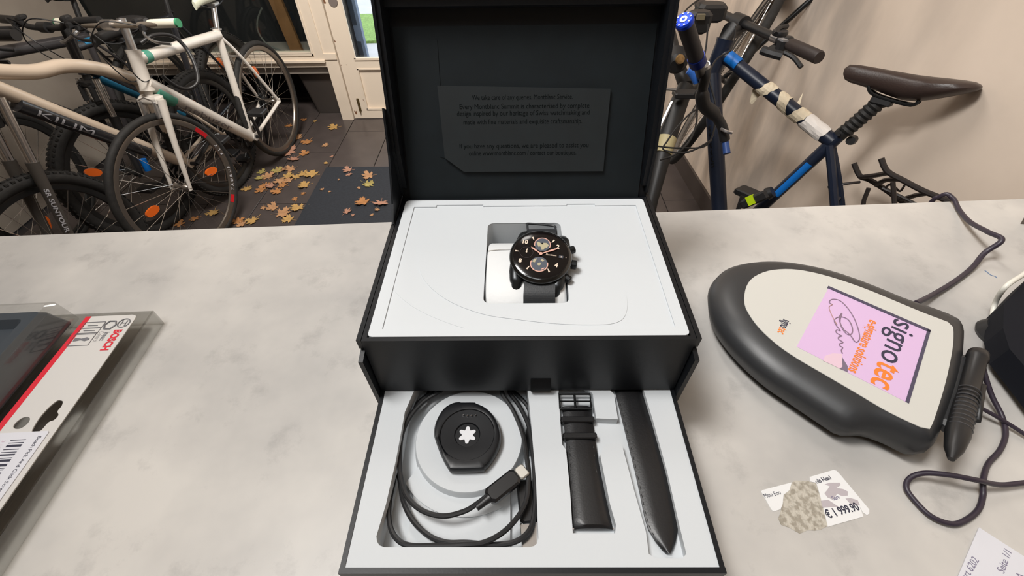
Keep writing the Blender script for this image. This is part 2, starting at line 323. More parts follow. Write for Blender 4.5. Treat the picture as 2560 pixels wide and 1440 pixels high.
MB().tube(mk, .0004, 5).build('pen_mark', mat('blue_pen', rgb(110, 130, 160), .7), ct)['label'] = 'small blue pen mark'

# ------------------------------------------------------------------ watch box
H = .108
wbx = thing('watch_box', 'black two-tier watch box standing open on the counter with white inserts', 'box', (0, .06, 0))
tc_ = MB()
tc_.b2((-.1055, -.0025, .049), (.1055, .0005, H))                       # front face
tc_.b2((-.1055, .1495, .049), (.1055, .1525, H)); tc_.b2((-.1055, .0005, .049), (-.1025, .1495, H)); tc_.b2((.1025, .0005, .049), (.1055, .1495, H)); tc_.b2((-.1025, .0005, .049), (.1025, .1495, .052))
tc_.build('tray_case', BLK, wbx)
# side flaps of the shell, notched at the front
for s in (-1, 1):
    prof = [(-.0016, .1075), (-.0012, .0985), (.0005, .0965), (-.0092, .0945), (-.0070, .036), (-.0050, .0015), (.156, .0015), (.156, .1075)]
    a, b = (.1062, .1092) if s > 0 else (-.1092, -.1062)
    MB().prism(prof, a, b, T=lambda y, z, x: V((x, y, z))).build('side_wall', BLK, wbx)
MB().b2((-.1092, .156, .0015), (.1092, .159, .098)).b2((-.1092, .012, 0), (.1092, .159, .0015)).build('shell', BLK, wbx)
# white insert: rim frame, recessed plate, raised contour steps, cut-out
CO = rrect(-.0300, .0288, .0288, .1172, .005)
ins = MB()
xo, yo0, yo1 = .1022, .0006, .1494
inner = [(-.094, .007), (.0945, .007), (.0945, .140), (.060, .140), (.060, .1425), (.036, .1425), (.036, .1405), (-.035, .1405), (-.035, .1425), (-.075, .1425), (-.075, .140), (-.094, .140)]
ins.prism(rrect(-xo, yo0, xo, yo1, .003, 3), H-.004, H+.0004, holes=[inner])
ins.prism(rrect(-.096, .005, .0965, .144, .001, 2), H-.006, H-.0006, holes=[CO])
iw = ins.build('tray_insert', WHT, wbx); iw['label'] = 'white moulded insert holding the watch'
egg = [at(*q, H)[:2] for q in ((1090, 570), (1160, 535), (1240, 520), (1330, 519), (1400, 530), (1460, 562), (1515, 625), (1550, 695), (1568, 750), (1562, 790), (1535, 808), (1480, 812), (1390, 809), (1290, 798), (1200, 783), (1110, 745), (1055, 690), (1048, 625))]
egg = [(p.x, p.y) for p in catmull([V((a, b, 0)) for a, b in egg], 4, closed=True)]
eg2 = [at(*q, H)[:2] for q in ((1430, 519), (1500, 555), (1560, 610), (1615, 690), (1655, 790), (1668, 822), (1300, 832), (1190, 826), (1090, 795), (1010, 750), (980, 700), (1005, 600), (1060, 530), (1250, 517))]
eg2 = [(p.x, p.y) for p in catmull([V((a, b, 0)) for a, b in eg2], 4, closed=True)]
MB().prism(eg2, H-.0007, H-.0004, holes=[CO], bottom=False).build('contour_step', WHT, wbx)
MB().prism(egg, H-.0005, H-.0000, holes=[CO], bottom=False).build('contour_step', WHT, wbx)
well = MB(); n_ = len(CO)
well.add([V((p[0], p[1], z)) for p in CO for z in (H-.006, .060)], [(2*i, 2*((i+1) % n_), 2*((i+1) % n_)+1, 2*i+1) for i in range(n_)]); well.b2((-.030, .0288, .058), (.0288, .1172, .060))
well.build('watch_well', WHT, wbx)
# white pillow filling the cut-out
pr = [(.0296, .070), (.0296, .090), (.0315, .0995), (.037, .1050), (.046, .1088), (.058, .1105), (.072, .1105), (.085, .1085), (.096, .104), (.103, .097), (.106, .085), (.107, .070)]
pp = MB(); rings = []
pc = catmull([V((0, a, b)) for a, b in pr], 3)
for xx, ins_ in ((-.0292, .0035), (-.0285, .0012), (-.0265, 0), (.0255, 0), (.0272, .0012), (.028, .0035)):
    rings.append([V((xx, .068+(p.y-.068)*(1-ins_*6), p.z-ins_)) for p in pc]+[V((xx, .107, .0605)), V((xx, .0296, .0605))])
pp.loft(rings, smooth=True)
pl = pp.build('watch_pillow', mat('pillow_white_leather', rgb(216, 217, 217), .6, bump=.25, bscale=260), None, loc=(0, .068, .061)); tag(pl, 'soft white leather cushion in the tray cut-out under the watch', 'cushion')
sm_ = catmull([V((-.0284, .0815, .1093)), V((-.020, .082, .1100)), V((-.008, .083, .1098))], 4)
ORG[pl.name] = V((0, .068, .061)); MB().tube(sm_, .0003, 5).build('seam', mat('seam_grey', rgb(180, 176, 170), .7), pl)

# lid leaning back, its recessed pad, the sheet in the pad pocket
la = math.atan2(.1173, .0437); ld = V((0, math.cos(la), math.sin(la))); ln = V((0, -math.sin(la), math.cos(la)))   # along the pad, toward the camera
L0 = V((0, .1520, .0995))
def LP(x, s, n): return L0+V((x, 0, 0))+ld*s+ln*n
lid = MB(); LL = .168
lid.prism([(-.1068, .0), (.1068, .0), (.1068, LL), (-.1068, LL)], -.004, -.001, T=LP)
for s in (-1, 1):
    a, b = (.1046, .1068) if s > 0 else (-.1068, -.1046)
    lid.prism([(.012, -.004), (.012, .003), (.05, .0150), (LL, .0245), (LL, -.004)], a, b, T=lambda y, n, x: LP(x, y, n))
    a, b = (.1012, .1046) if s > 0 else (-.1046, -.1012)
    lid.prism([(.018, -.001), (.018, .003), (.05, .0125), (LL, .0225), (LL, -.001)], a, b, T=lambda y, n, x: LP(x, y, n))
lid.prism([(LL-.003, -.001), (LL-.003, .0235), (LL, .0235), (LL, -.001)], -.1035, .1035, T=lambda y, n, x: LP(x, y, n))
lid.prism([(-.1012, .150), (.1012, .150), (.1012, LL-.003), (-.1012, LL-.003)], .0, .010, T=LP)
lid.prism([(.1165, .1085), (.128, .120), (.148, .152), (.160, .185), (.168, .180), (.163, .1085)], -.1086, -.1070, T=lambda y, z, x: V((x, y, z)))
lo = lid.build('lid', BLK, wbx)
MB().prism(rrect(-.0993, .0, .0993, .1385, .001, 2), -.001, .0006, T=LP).build('lid_pad', BLKIN, lo)['label'] = 'dark charcoal lining inside the lid'
def onpad(px, py, n=.0):
    d = ray(px, py); P0 = LP(0, 0, n); X = CAM+d*((P0-CAM).dot(ln)/d.dot(ln)); return X.x, (X-L0).dot(ld)
c4 = [onpad(*q, .003) for q in ((1093, 214), (1527, 222), (1508, 428), (1160, 430), (1112, 395))]
MB().prism(c4[::-1], .0008, .0030, T=LP).build('leaflet', mat('leaflet_dark', (.0044, .0078, .0094, 1), .6, var=.1, scale=70), lo)['label'] = 'dark printed leaflet tucked in the lid'
ix, iy = onpad(1097, 75, .001)[0], onpad(1097, 75, .001)[1]
MB().prism([onpad(*q, .001) for q in ((1078, 100), (1100, 392), (1112, 395), (1093, 100))][::-1], .0006, .0011, T=LP).build('pocket_edge', BLKIN, lo)
lines = [(245, 1180, 1432, 'We take care of any queries. Montblanc Service.'), (268, 1148, 1472, 'Every Montblanc Summit is characterised by complete'), (285, 1142, 1473, 'design inspired by our heritage of Swiss watchmaking and'), (306, 1158, 1454, 'made with fine materials and exquisite craftsmanship.'), (366, 1148, 1470, 'If you have any questions, we are pleased to assist you'), (384, 1172, 1440, 'online www.montblanc.com / contact our boutiques.')]
LINK = mat('leaflet_ink', (.002, .003, .0035, 1), .8, spec=.1)
for yy, xa, xb, tx in lines:
    a = onpad(xa, yy+5, .0032); b = onpad(xb, yy+5-(xb-xa)*.012, .0032); wd_ = b[0]-a[0]
    t = text('lettering', tx, .0053, LP(a[0], a[1], .00305), (1, 0, 0), ld, LINK, lo, th=.00004)
    bw = max(v.co.x for v in t.data.vertices)-min(v.co.x for v in t.data.vertices); x0_ = min(v.co.x for v in t.data.vertices)
    for v in t.data.vertices: v.co.x = x0_+(v.co.x-x0_)*wd_/bw
# ribbon pull under the front face
rbp = [V((0, -.0025, .0498)), V((0, -.0052, .0520)), V((0, -.0058, .0560)), V((0, -.0042, .0610)), V((0, -.0026, .0640))]
rrg = [[p+V((x_, dy_, 0)) for x_, dy_ in ((.0025, -.0003), (.0165, -.0003), (.0165, .0004), (.0025, .0004))] for p in catmull(rbp, 3)]
MB().loft(rrg).build('ribbon_pull', mat('ribbon_black', (.002, .002, .0025, 1), .7, spec=.2), wbx)

# drawer
D0, D1, DZ = -.1165, .040, .048
dw = MB(); dw.b2((-.1062, D0, .003), (.1062, D0+.003, DZ+.0006)); dw.b2((-.1060, D0+.003, .003), (-.1032, D1, DZ+.0006)); dw.b2((.1032, D0+.003, .003), (.1060, D1, DZ+.0006)); dw.b2((-.1032, D0+.003, .0016), (.1032, D1, .005))
dr = dw.build('drawer', BLK, wbx); dr['label'] = 'black pulled-out drawer'
cav = [at(*q, DZ)[:2] for q in ((941, 1340), (942, 1353), (948, 1363), (960, 1368), (1322, 1368), (1335, 1365), (1343, 1358), (1346, 1345), (1340, 1200), (1327, 1050), (1322, 1000))]
cav = [tuple(c) for c in cav]+[(-.001, .012), (-.012, .026), (-.068, .026), (-.079, .012)]+[tuple(at(*q, DZ)[:2]) for q in ((1012, 1030), (990, 1150), (965, 1260))]
# strap beds
sb1 = [tuple(at(*q, DZ)[:2]) for q in ((1432, 1333), (1538, 1333), (1540, 1312), (1525, 1260), (1500, 1135), (1512, 1112), (1545, 1107), (1555, 1112), (1585, 1225), (1615, 1330), (1622, 1385), (1640, 1396), (1705, 1396), (1716, 1385), (1700, 1320), (1668, 1180), (1632, 1050), (1612, 985))]+[(.083, .02), (.052, .02)]
sb1 = sb1[:1]+sb1[1:]+[tuple(at(*q, DZ)[:2]) for q in ((1535, 985), (1548, 1050), (1500, 1050), (1488, 1045), (1480, 985))][:0]
sb1 += [(.026, .02)]+[tuple(at(*q, DZ)[:2]) for q in ((1396, 985), (1405, 1110), (1415, 1125), (1425, 1225))]
di = MB().prism([(-.1032, D0+.003), (.1032, D0+.003), (.1032, D1), (-.1032, D1)], DZ-.001, DZ, holes=[cav, sb1])
for lp in (cav, sb1):
    n_ = len(lp); di.add([V((p[0], p[1], z)) for p in lp for z in (DZ-.001, DZ-.018 if lp is cav else DZ-.0065)], [(2*i, 2*((i+1) % n_), 2*((i+1) % n_)+1, 2*i+1) for i in range(n_)])
di.prism(cav, .026, .030); di.prism(sb1, .0405, DZ-.0065)
di.prism([tuple(at(*q, DZ)[:2]) for q in ((1545, 1048), (1490, 1046), (1482, 985))]+[(.0345, .012), (.049, .012)]+[tuple(at(1535, 985, DZ)[:2])], DZ-.0065, DZ)
di.build('drawer_insert', WHT, dr)['label'] = 'white moulded drawer insert'
pk_ = MB(); pc_ = (-.0405, -.0345)
pk_.lathe((pc_[0], pc_[1], .029), (0, 0, 1), [(.0385, 0), (.0368, .0105), (.0362, .0115), (.0, .0115)], 64)
crs = [(pc_[0]+.049*math.cos(R(a)), pc_[1]+.049*math.sin(R(a))) for a in range(215, 300, 6)]+[(-.020, -.075), (-.03, -.03), (-.06, -.03)]
pk_.prism(crs, .029, .0345)
pk_.prism([(-.0745, -.1015), (-.012, -.1015), (-.012, -.062), (-.04, -.06), (-.0745, -.066)], .029, .0335)
pk_.build('charger_plinth', WHT, dr)

# charging puck
cc = V((-.0411, -.0352, .0405)); cpk = thing('watch_charger', 'black disc watch charger with white star emblem on the drawer plinth', 'charger', cc)
ol = [(1130, 1006), (1148, 1003), (1152, 1004), (1185, 1004), (1190, 1006), (1215, 1018), (1238, 1042), (1250, 1072), (1252, 1100), (1244, 1125), (1228, 1152), (1213, 1168), (1203, 1173), (1133, 1175), (1120, 1168), (1104, 1140), (1090, 1105), (1084, 1080), (1090, 1050), (1108, 1020)]
ol = [at(*q, .048) for q in ol]; ctr = sum(ol, V())/len(ol); ctr = V((-.0411, -.0353, .048))
olc = catmull(ol, 3, closed=True)
def ringp(k, z): return [V((ctr.x+(p.x-ctr.x)*k, ctr.y+(p.y-ctr.y)*k, z)) for p in olc]
N_ = len(olc)
def circp(r, z): return [V((ctr.x+r*math.cos(math.atan2(p.y-ctr.y, p.x-ctr.x)), ctr.y+r*math.sin(math.atan2(p.y-ctr.y, p.x-ctr.x)), z)) for p in olc]
MB().loft([ringp(.93, .0405), ringp(1, .043), ringp(1, .0465), ringp(.96, .0485), ringp(.90, .0490), circp(.0185, .0486), circp(.0180, .0478), circp(.0088, .0474), circp(.0082, .0462), circp(.001, .0462)], smooth=True).build('charger_body', mat('charger_black', (.005, .0055, .007, 1), .36, spec=.35), cpk)
star = []
for k in range(72):
    a = 2*math.pi*k/72+math.pi/2; q_ = math.cos(6*(a-math.pi/2)); rad = .0049+.00125*(q_ if q_ < 0 else q_**.6); star.append((ctr.x+rad*math.cos(a), ctr.y+rad*math.sin(a)))
MB().prism(star, .0462, .0467).build('star_emblem', mat('emblem_white', rgb(216, 217, 220), .4), cpk)
for k in range(4):
    p = at(1158+k*10, 1038-abs(1.5-k)*1.0, .049); MB().lathe((p.x, p.y, .0475), (0, 0, 1), [(.0006, 0), (.0006, .0015), (.0003, .0018)], 8).build('contact_pin', CHROME, cpk)

# cable coiled in the drawer
cb = thing('charging_cable', 'black usb charging cable coiled around the charger in the drawer', 'cable', (-.04, -.06, .030))
def z3(pts, s=3., ox=840, oy=960): return [(ox+a/s, oy+b/s, z) for a, b, z in pts]
inner_ = z3([(1150, 825, .047), (1060, 895, .0465), (960, 955, .046), (800, 990, .045), (640, 945, .044), (530, 840, .043), (485, 700, .0425), (478, 560, .042), (495, 380, .042), (560, 240, .042), (660, 130, .042), (780, 60, .042)])
loop1 = z3([(1255, 90, .042), (1330, 200, .043), (1400, 370, .044), (1432, 560, .045), (1445, 700, .0455), (1420, 900, .0455), (1290, 1080, .045), (1120, 1185, .0445), (950, 1205, .0455), (760, 1212, .0445), (560, 1212, .0435), (460, 1165, .0425), (405, 1060, .041), (400, 900, .040), (440, 680, .0385), (462, 480, .0385), (520, 300, .0385), (640, 130, .0385), (720, 70, .038)])
loop2 = z3([(1310, 80, .0385), (1385, 180, .0405), (1450, 330, .0425), (1475, 500, .0435), (1495, 760, .044), (1490, 950, .044), (1455, 1090, .0435), (1350, 1180, .0425), (1180, 1205, .0415), (980, 1190, .0415), (830, 1188, .041), (700, 1140, .040), (580, 1030, .039), (505, 880, .038), (475, 700, .0375), (450, 560, .036), (470, 380, .0355), (580, 180, .0345), (690, 80, .034)])
cm = MB()
for pth in (inner_, loop1, loop2): cm.tube(catmull([at(*q) for q in pth], 6), .0016, 8)
# hidden turns that join the visible loops under the box
for zz, a, b in ((.042, inner_[-1], loop1[0]), (.036, loop1[-1], loop2[0])):
    A, B = at(*a), at(*b); m_ = (A+B)/2; cm.tube(catmull([A, V((A.x+.008, .016, A.z)), V((m_.x, .020, (A.z+B.z)/2)), V((B.x-.008, .016, B.z)), B], 6), .0016, 8)
cm.tube(catmull([at(*loop2[-1]), V((-.075, .0, .0325)), V((-.070, .012, .0325)), V((-.03, .018, .0325)), V((.0, -.005, .0325)), V((.0, -.03, .0325)), V((-.001, -.043, .034))], 6), .0016, 8)
cm.build('cord', CORD, cb)
A, B = at(1220, 1247, .0475), at(1304, 1180, .0475); dx = (B-A).normalized(); dy = V((-dx.y, dx.x, 0)); zz = V((0, 0, 1))
MB().tube([A-dx*.0085, A-dx*.001, A+dx*.001], [.0021, .0026, .003], 12).build('strain_relief', CORD, cb)
MB().box(A+dx*.0115, (.0225, .0105, .0060), (dx, dy, zz), bev=.0018).build('usb_c_housing', mat('plug_black', (.01, .01, .011, 1), .3), cb)
MB().box(A+dx*.0263, (.0070, .0083, .0026), (dx, dy, zz), bev=.0009).build('usb_c_tip', mat('plug_steel', (.48, .46, .42, 1), .45, metal=.8), cb)['label'] = 'silver usb-c tip'
A = at(1303, 1215, .036); B = at(1312, 1300, .036); dx = (B-A).normalized(); dy = V((-dx.y, dx.x, 0))
MB().box((A+B)/2+V((.002, 0, 0)), (.026, .010, .0085), (dx, dy, zz), bev=.0015).build('usb_a_housing', MATS['plug_black'], cb)
MB().box(B+dx*.010+V((.0022, 0, 0)), (.0160, .0112, .0048), (dx, dy, zz), bev=.0006).build('usb_a_plug', CHROME, cb)['label'] = 'silver usb-a plug'

# spare strap, buckle half
st = thing('watch_strap', 'short black leather strap half with steel buckle in the drawer', 'strap', (.04, -.05, .0415))
def quadpts(qs, z): return [tuple(at(*q, z)[:2]) for q in qs]
def band(Ls, Rs, z0, crown=.0, nx=7, thick=.003, ztop=None):
    rings = []
    for i, ((lx, ly), (rx, ry)) in enumerate(zip(Ls, Rs)):
        a, b = at(lx, ly, z0), at(rx, ry, z0); zt = (ztop[i] if ztop else thick); r = []
        for k in range(nx):
            t = k/(nx-1); p = a.lerp(b, t); r.append(V((p.x, p.y, z0+zt*(1-.45*abs(2*t-1)**6)+crown*(1-(2*t-1)**2))))
        for k in range(nx)[::-1]:
            t = k/(nx-1); p = a.lerp(b, t); r.append(V((p.x, p.y, z0)))
        rings.append(r)
    return MB().loft(rings, smooth=True)
Lp = [(1405, 1020), (1409, 1060), (1413, 1100), (1418, 1160), (1423, 1230), (1430, 1300), (1433, 1318), (1435, 1326)]
Rp = [(1477, 1020), (1482, 1060), (1487, 1100), (1496, 1160), (1510, 1230), (1525, 1300), (1529, 1318), (1531, 1326)]
band(Lp, Rp, .0425, .0006, ztop=[.003, .003, .003, .0032, .0036, .0044, .0046, .003]).build('strap_band', LEA, st)
for ya, w0, w1 in ((1050, 1402, 1486), (1091, 1407, 1492)):
    a, b = at(w0, ya, .0465), at(w1, ya, .0465)
    MB().box((a+b)/2+V((0, 0, -.0008)), ((b-a).length, .0042, .0052), bev=.0008).build('keeper_loop', LEA, st)
bk = MB(); A, B = at(1400, 1022, .0475), at(1478, 1022, .0475); Cc, Dd = at(1397, 985, .0475), at(1475, 985, .0475)
bk.tube([A, Cc, Dd, B], .0009, 8).bar(A-V((.0006, 0, 0)), B+V((.0006, 0, 0)), .0008, 8).bar((A+B)/2, (Cc+Dd)/2, .0009, 8)
bk.bar(at(1399, 1003, .0475), at(1476, 1003, .0472), .0006, 6)
bk.build('buckle', SATIN, st)
STI = mat('stitch_black', (.003, .003, .003, 1), .6)
def stitches(path, z, parent, step=.0036):
    P_ = catmull([at(*q, z) for q in path], 10); m = MB(); acc = 0
    for a, b in zip(P_, P_[1:]):
        acc += (b-a).length
        if acc > step: acc = 0; dd = (b-a).normalized(); m.tube([a-dd*.0011, a, a+dd*.0011], [.0001, .00028, .0001], 5)
    o = m.build('stitching', STI, parent); o['kind'] = 'stuff'; return o
stitches([(1423, 1110), (1430, 1230), (1441, 1315)], .0456, st); stitches([(1482, 1110), (1500, 1230), (1520, 1315)], .0456, st)
MB().bar(at(1430, 1322, .0435), at(1537, 1322, .0435), .0007, 6).build('spring_bar', CHROME, st)

# spare strap, tail half with holes
sp = thing('watch_strap', 'long tapering black leather strap half with punched holes in the drawer', 'strap', (.07, -.05, .0415))
Lq = [(1534, 965), (1545, 1010), (1557, 1060), (1572, 1120), (1587, 1180), (1600, 1240), (1610, 1290), (1620, 1325), (1638, 1355), (1655, 1376), (1666, 1386)]
Rq = [(1600, 965), (1614, 1010), (1630, 1060), (1649, 1120), (1668, 1180), (1683, 1240), (1692, 1290), (1693, 1325), (1688, 1355), (1681, 1376), (1675, 1386)]
band(Lq, Rq, .0425, .0004, thick=.0026).build('strap_band', LEA, sp)
stitches([(1548, 1000), (1592, 1180), (1613, 1280), (1630, 1330), (1660, 1372)], .0452, sp)
for k in range(11):
    t = k/10; p = at(1587+(1632-1587)*t, 1036+(1234-1036)*(t**1.02), .0455)
    MB().lathe((p.x, p.y, .0449), (0, 0, 1), [(.0009, 0), (.0009, .00045), (.0, .00048)], 12).build('strap_hole', mat('hole_grey', rgb(90, 90, 92) if k > 4 else rgb(40, 40, 42), .4) if k < 1 else mat('hole_light', rgb(120, 120, 122), .4), sp)

# ------------------------------------------------------------------ the watch
Wc = V((.0101, .0622, .1213)); tl = R(15)
wn_ = V((0, -math.sin(tl), math.cos(tl))); y0_ = V((0, math.cos(tl), math.sin(tl))); x0_ = V((1, 0, 0)); rot = R(-10)
wx = x0_*math.cos(rot)+y0_*math.sin(rot); wy = -x0_*math.sin(rot)+y0_*math.cos(rot)
def W(x, y, n=0): return Wc+wx*x+wy*y+wn_*n
wt = thing('wrist_watch', 'round black smartwatch with world map dials on the white cushion', 'watch', Wc-wn_*.012)
MB().lathe(Wc, wn_, [(.0, -.0115), (.017, -.0115), (.0185, -.010), (.0205, -.0085), (.0208, -.003), (.0200, -.0025)], 64).build('case', mat('case_gunmetal', (.03, .032, .034, 1), .32, metal=.7), wt)
MB().lathe(Wc, wn_, [(.0200, -.0028), (.0219, -.0024), (.0222, -.0012), (.0214, .0003), (.0205, .0010), (.0197, .0012), (.0190, .0008)], 72, caps=False).build('bezel', GLOSS, wt)
MB().lathe(Wc, wn_, [(.0200, -.0024), (.0198, .0010), (.0190, .0013), (.012, .0015), (.0, .0016)], 72).build('display', mat('display_black', (.006, .0045, .0045, 1), .12, spec=.35), wt)
for sx in (-1, 1):
    for sy in (-1, 1):
        pts = [W(sx*.0160, sy*.006, -.0062), W(sx*.0152, sy*.0150, -.0058), W(sx*.0138, sy*.0210, -.0072), W(sx*.0134, sy*.0252, -.0115)]
        MB().tube(catmull(pts, 4), [.0050]*4+[.0046]*4+[.0036]*4+[.0024], 12, flat=.72).build('lug', MATS['case_gunmetal'], wt)
for ang, r_, l_, rad in ((0, .0222, .0042, .0034), (30, .0218, .0052, .0029), (-30, .0218, .0052, .0027)):
    a = R(ang); d_ = wx*math.cos(a)+wy*math.sin(a); c_ = Wc+wn_*-.0058+d_*(r_-.0015)
    MB().lathe(c_, d_, [(rad*.55, 0), (rad*.55, .0012), (rad, .0014), (rad, .0014+l_-.0006), (rad*.8, .0014+l_), (0, .0014+l_)], 18, smooth=False).build('crown' if ang == 0 else 'pusher', SATIN, wt)
DI = .0018
CRM = mat('dial_cream', rgb(220, 200, 180), .5); PNK = mat('dial_rose', rgb(208, 160, 144), .4); MAPB = mat('dial_blue_grey', rgb(66, 72, 84), .5); MAPL = mat('dial_land', rgb(166, 156, 126), .5)
def disc(cx, cy, r, z, m, name, n=40, r0=None, a0=0, a1=360):
    o = MB()
    if r0 is None: o.prism(circ(cx, cy, r, n), z-.0001, z, T=W)
    else:
        st_ = [R(a0+(a1-a0)*k/n) for k in range(n+1)]; po = [(cx+r*math.cos(t), cy+r*math.sin(t)) for t in st_]; pi_ = [(cx+r0*math.cos(t), cy+r0*math.sin(t)) for t in st_]
        for k in range(n): o.prism([po[k], po[k+1], pi_[k+1], pi_[k]], z-.0001, z, T=W)
    return o.build(name, m, wt)
def blob(cx, cy, pts, z, m, s): return MB().prism([(cx+a*s, cy+b*s) for a, b in pts], z-.0001, z, T=W).build('map_land', m, wt)
disc(.0000, .0083, .0056, DI, MAPB, 'sub_dial'); disc(.0000, .0083, .0059, DI+.0001, PNK, 'sub_dial_ring', 36, .0053, -20, 200)
blob(.0, .0083, [(-.85, .25), (-.55, .38), (-.2, .15), (.1, .3), (.5, .35), (.9, .0), (.7, -.3), (.75, -.5), (.4, -.4), (.3, -.8), (0, -.9), (-.12, -.5), (-.3, -.3), (-.42, -.5), (-.6, -.25)], DI+.0001, MAPL, .0052)
disc(-.0002, .0092, .0007, DI+.0002, GLOSS, 'map_spot', 12)
disc(.0000, -.0083, .0060, DI, MAPB, 'sub_dial'); disc(.0000, -.0083, .0063, DI+.0001, PNK, 'sub_dial_ring', 36, .0056, 160, 380)
blob(.0, -.0083, [(-.2, .1), (.1, .25), (.25, 0), (.05, -.25), (-.2, -.15)], DI+.0001, MAPL, .0056)
blob(.0, -.0083, [(-.9, .2), (-.75, .65), (-.35, .8), (-.5, .4), (-.55, .15)], DI+.0001, MAPL, .0056)
blob(.0, -.0083, [(.1, .55), (.2, .85), (.6, .6), (.4, .4)], DI+.0001, MAPL, .0056); blob(0, -.0083, [(.3, -.8), (.7, -.6), (.75, -.4), (.45, -.55)], DI+.0001, PNK, .0056)
disc(-.0102, .0000, .0047, DI, mat('dial_dim', (.03, .018, .02, 1), .4), 'sub_dial_ring', 36, .0045)
for nx_, ny_, s in ((-.0150, .0072, '10'), (-.0146, -.0090, '8'), (.0108, -.0088, '4'), (.0100, .0068, '2')):
    text('numeral', s, .0045, W(nx_, ny_, DI), wx, wy, CRM, wt, th=.00003, bold=.00012)
for a in (60, 120, 180, 240, 300):
    d0 = V((math.cos(R(a)), math.sin(R(a)))); r0, r1 = (.0128, .0158) if a != 180 else (.0155, .0182); n2_ = V((-d0.y, d0.x))
    q = [(d0*r0+n2_*.0002), (d0*r0-n2_*.0002), (d0*r1-n2_*.0006), (d0*r1+n2_*.0006)]; MB().prism([(p.x, p.y) for p in q], DI-.0001, DI+.00005, T=W).build('hour_mark', CRM, wt)
def hand(a, L, wd_, z, nm='watch_hand', cx=0, cy=0, m=PNK):
    d0 = V((math.cos(R(a)), math.sin(R(a)))); n2_ = V((-d0.y, d0.x)); c = V((cx, cy))
    q = [c-d0*.0004+n2_*wd_*.8, c-d0*.0004-n2_*wd_*.8, c+d0*L*.3-n2_*wd_*.7, c+d0*L*.6-n2_*wd_*1.2, c+d0*L*.82-n2_*wd_, c+d0*L, c+d0*L*.82+n2_*wd_, c+d0*L*.6+n2_*wd_*1.2, c+d0*L*.3+n2_*wd_*.7]
    MB().prism([(p.x, p.y) for p in q], z-.0001, z+.0001, T=W).build(nm, m, wt)
hand(148, .0092, .00055, DI+.0005); hand(30, .0135, .00055, DI+.0006); hand(88, .0032, .0003, DI+.0003, 'small_hand', -.0102, .0, CRM)
disc(0, 0, .0012, DI+.0009, PNK, 'hand_hub', 16); disc(-.0102, 0, .0006, DI+.0005, CRM, 'hand_hub', 12)
text('lettering', 'Montblanc', .0018, W(.0035, .0, DI), wx, wy, CRM, wt, th=.00002)
MB().prism([(.0128, -.0008), (.0158, -.0008), (.0158, .0012), (.0128, .0012)], DI-.0001, DI, T=W).build('date_window', mat('date_grey', rgb(60, 62, 70), .4), wt); text('numeral', '8', .0018, W(.0140, -.0005, DI+.0001), wx, wy, CRM, wt, th=.00002)
disc(.0178, .0, .0003, DI, CRM, 'hour_mark', 10)
def strapband(path, w0, w1, m, nm, th=.0013):
    P_ = catmull(path, 5); rings = []
    for i, p in enumerate(P_):
        d_ = (P_[min(i+1, len(P_)-1)]-P_[max(0, i-1)]).normalized(); n_2 = V((1, 0, 0)).cross(d_).normalized(); hw = (w0+(w1-w0)*i/(len(P_)-1))/2
        rings.append([p+V((hw, 0, 0))+n_2*th, p+V((-hw, 0, 0))+n_2*th, p+V((-hw, 0, 0))-n_2*th, p+V((hw, 0, 0))-n_2*th])
    return MB().loft(rings, smooth=False).build(nm, m, wt)
bx = .0094
strapband([V((bx-.0003, .0470, .1120)), V((bx-.0006, .0415, .1108)), V((bx-.001, .0365, .1082)), V((bx-.001, .0330, .1035)), V((bx-.0013, .0312, .096)), V((bx-.0013, .0312, .070))], .0215, .0222, LEA2, 'strap_band')
strapband([V((bx+.003, .0830, .1195)), V((bx+.003, .0900, .1195)), V((bx+.003, .0960, .1165)), V((bx+.003, .1010, .1085)), V((bx+.003, .1035, .0985))], .0212, .0205, LEA2, 'strap_band')
kp = catmull([V((bx-.0075, .0935, .1185)), V((bx-.0078, .1005, .1185)), V((bx-.0065, .1045, .1170)), V((bx+.0120, .1035, .1155)), V((bx+.0140, .0985, .1160)), V((bx+.0140, .0915, .1165))], 5)
MB().tube(kp, .0009, 8).build('keeper_loop', LEA2, wt)

# ------------------------------------------------------------------ signature pad
pd = thing('signature_pad', 'dark grey signature pad with white face and pink screen on the counter', 'signature pad', (.27, .06, 0))
oo = [(1772, 740), (1776, 715), (1790, 692), (1820, 670), (1870, 657), (1930, 655), (1990, 661), (2060, 675), (2130, 697), (2200, 724), (2260, 749), (2330, 772), (2385, 792), (2405, 805), (2411, 830), (2408, 880), (2404, 930), (2385, 1000), (2355, 1070), (2330, 1118), (2300, 1125), (2245, 1098), (2180, 1076), (2120, 1074), (2070, 1045), (1990, 992), (1920, 945), (1855, 888), (1805, 830), (1780, 785)]
wo = [(1860, 762), (1860, 735), (1868, 710), (1885, 692), (1915, 679), (1950, 674), (1990, 675), (2040, 684), (2100, 701), (2170, 726), (2240, 755), (2310, 784), (2360, 803), (2378, 812), (2383, 830), (2381, 870), (2372, 920), (2360, 970), (2345, 1020), (2328, 1068), (2318, 1076), (2300, 1070), (2220, 1032), (2140, 985), (2060, 938), (1990, 897), (1940, 862), (1895, 820), (1870, 785)]
pc3 = V((.275, .058))
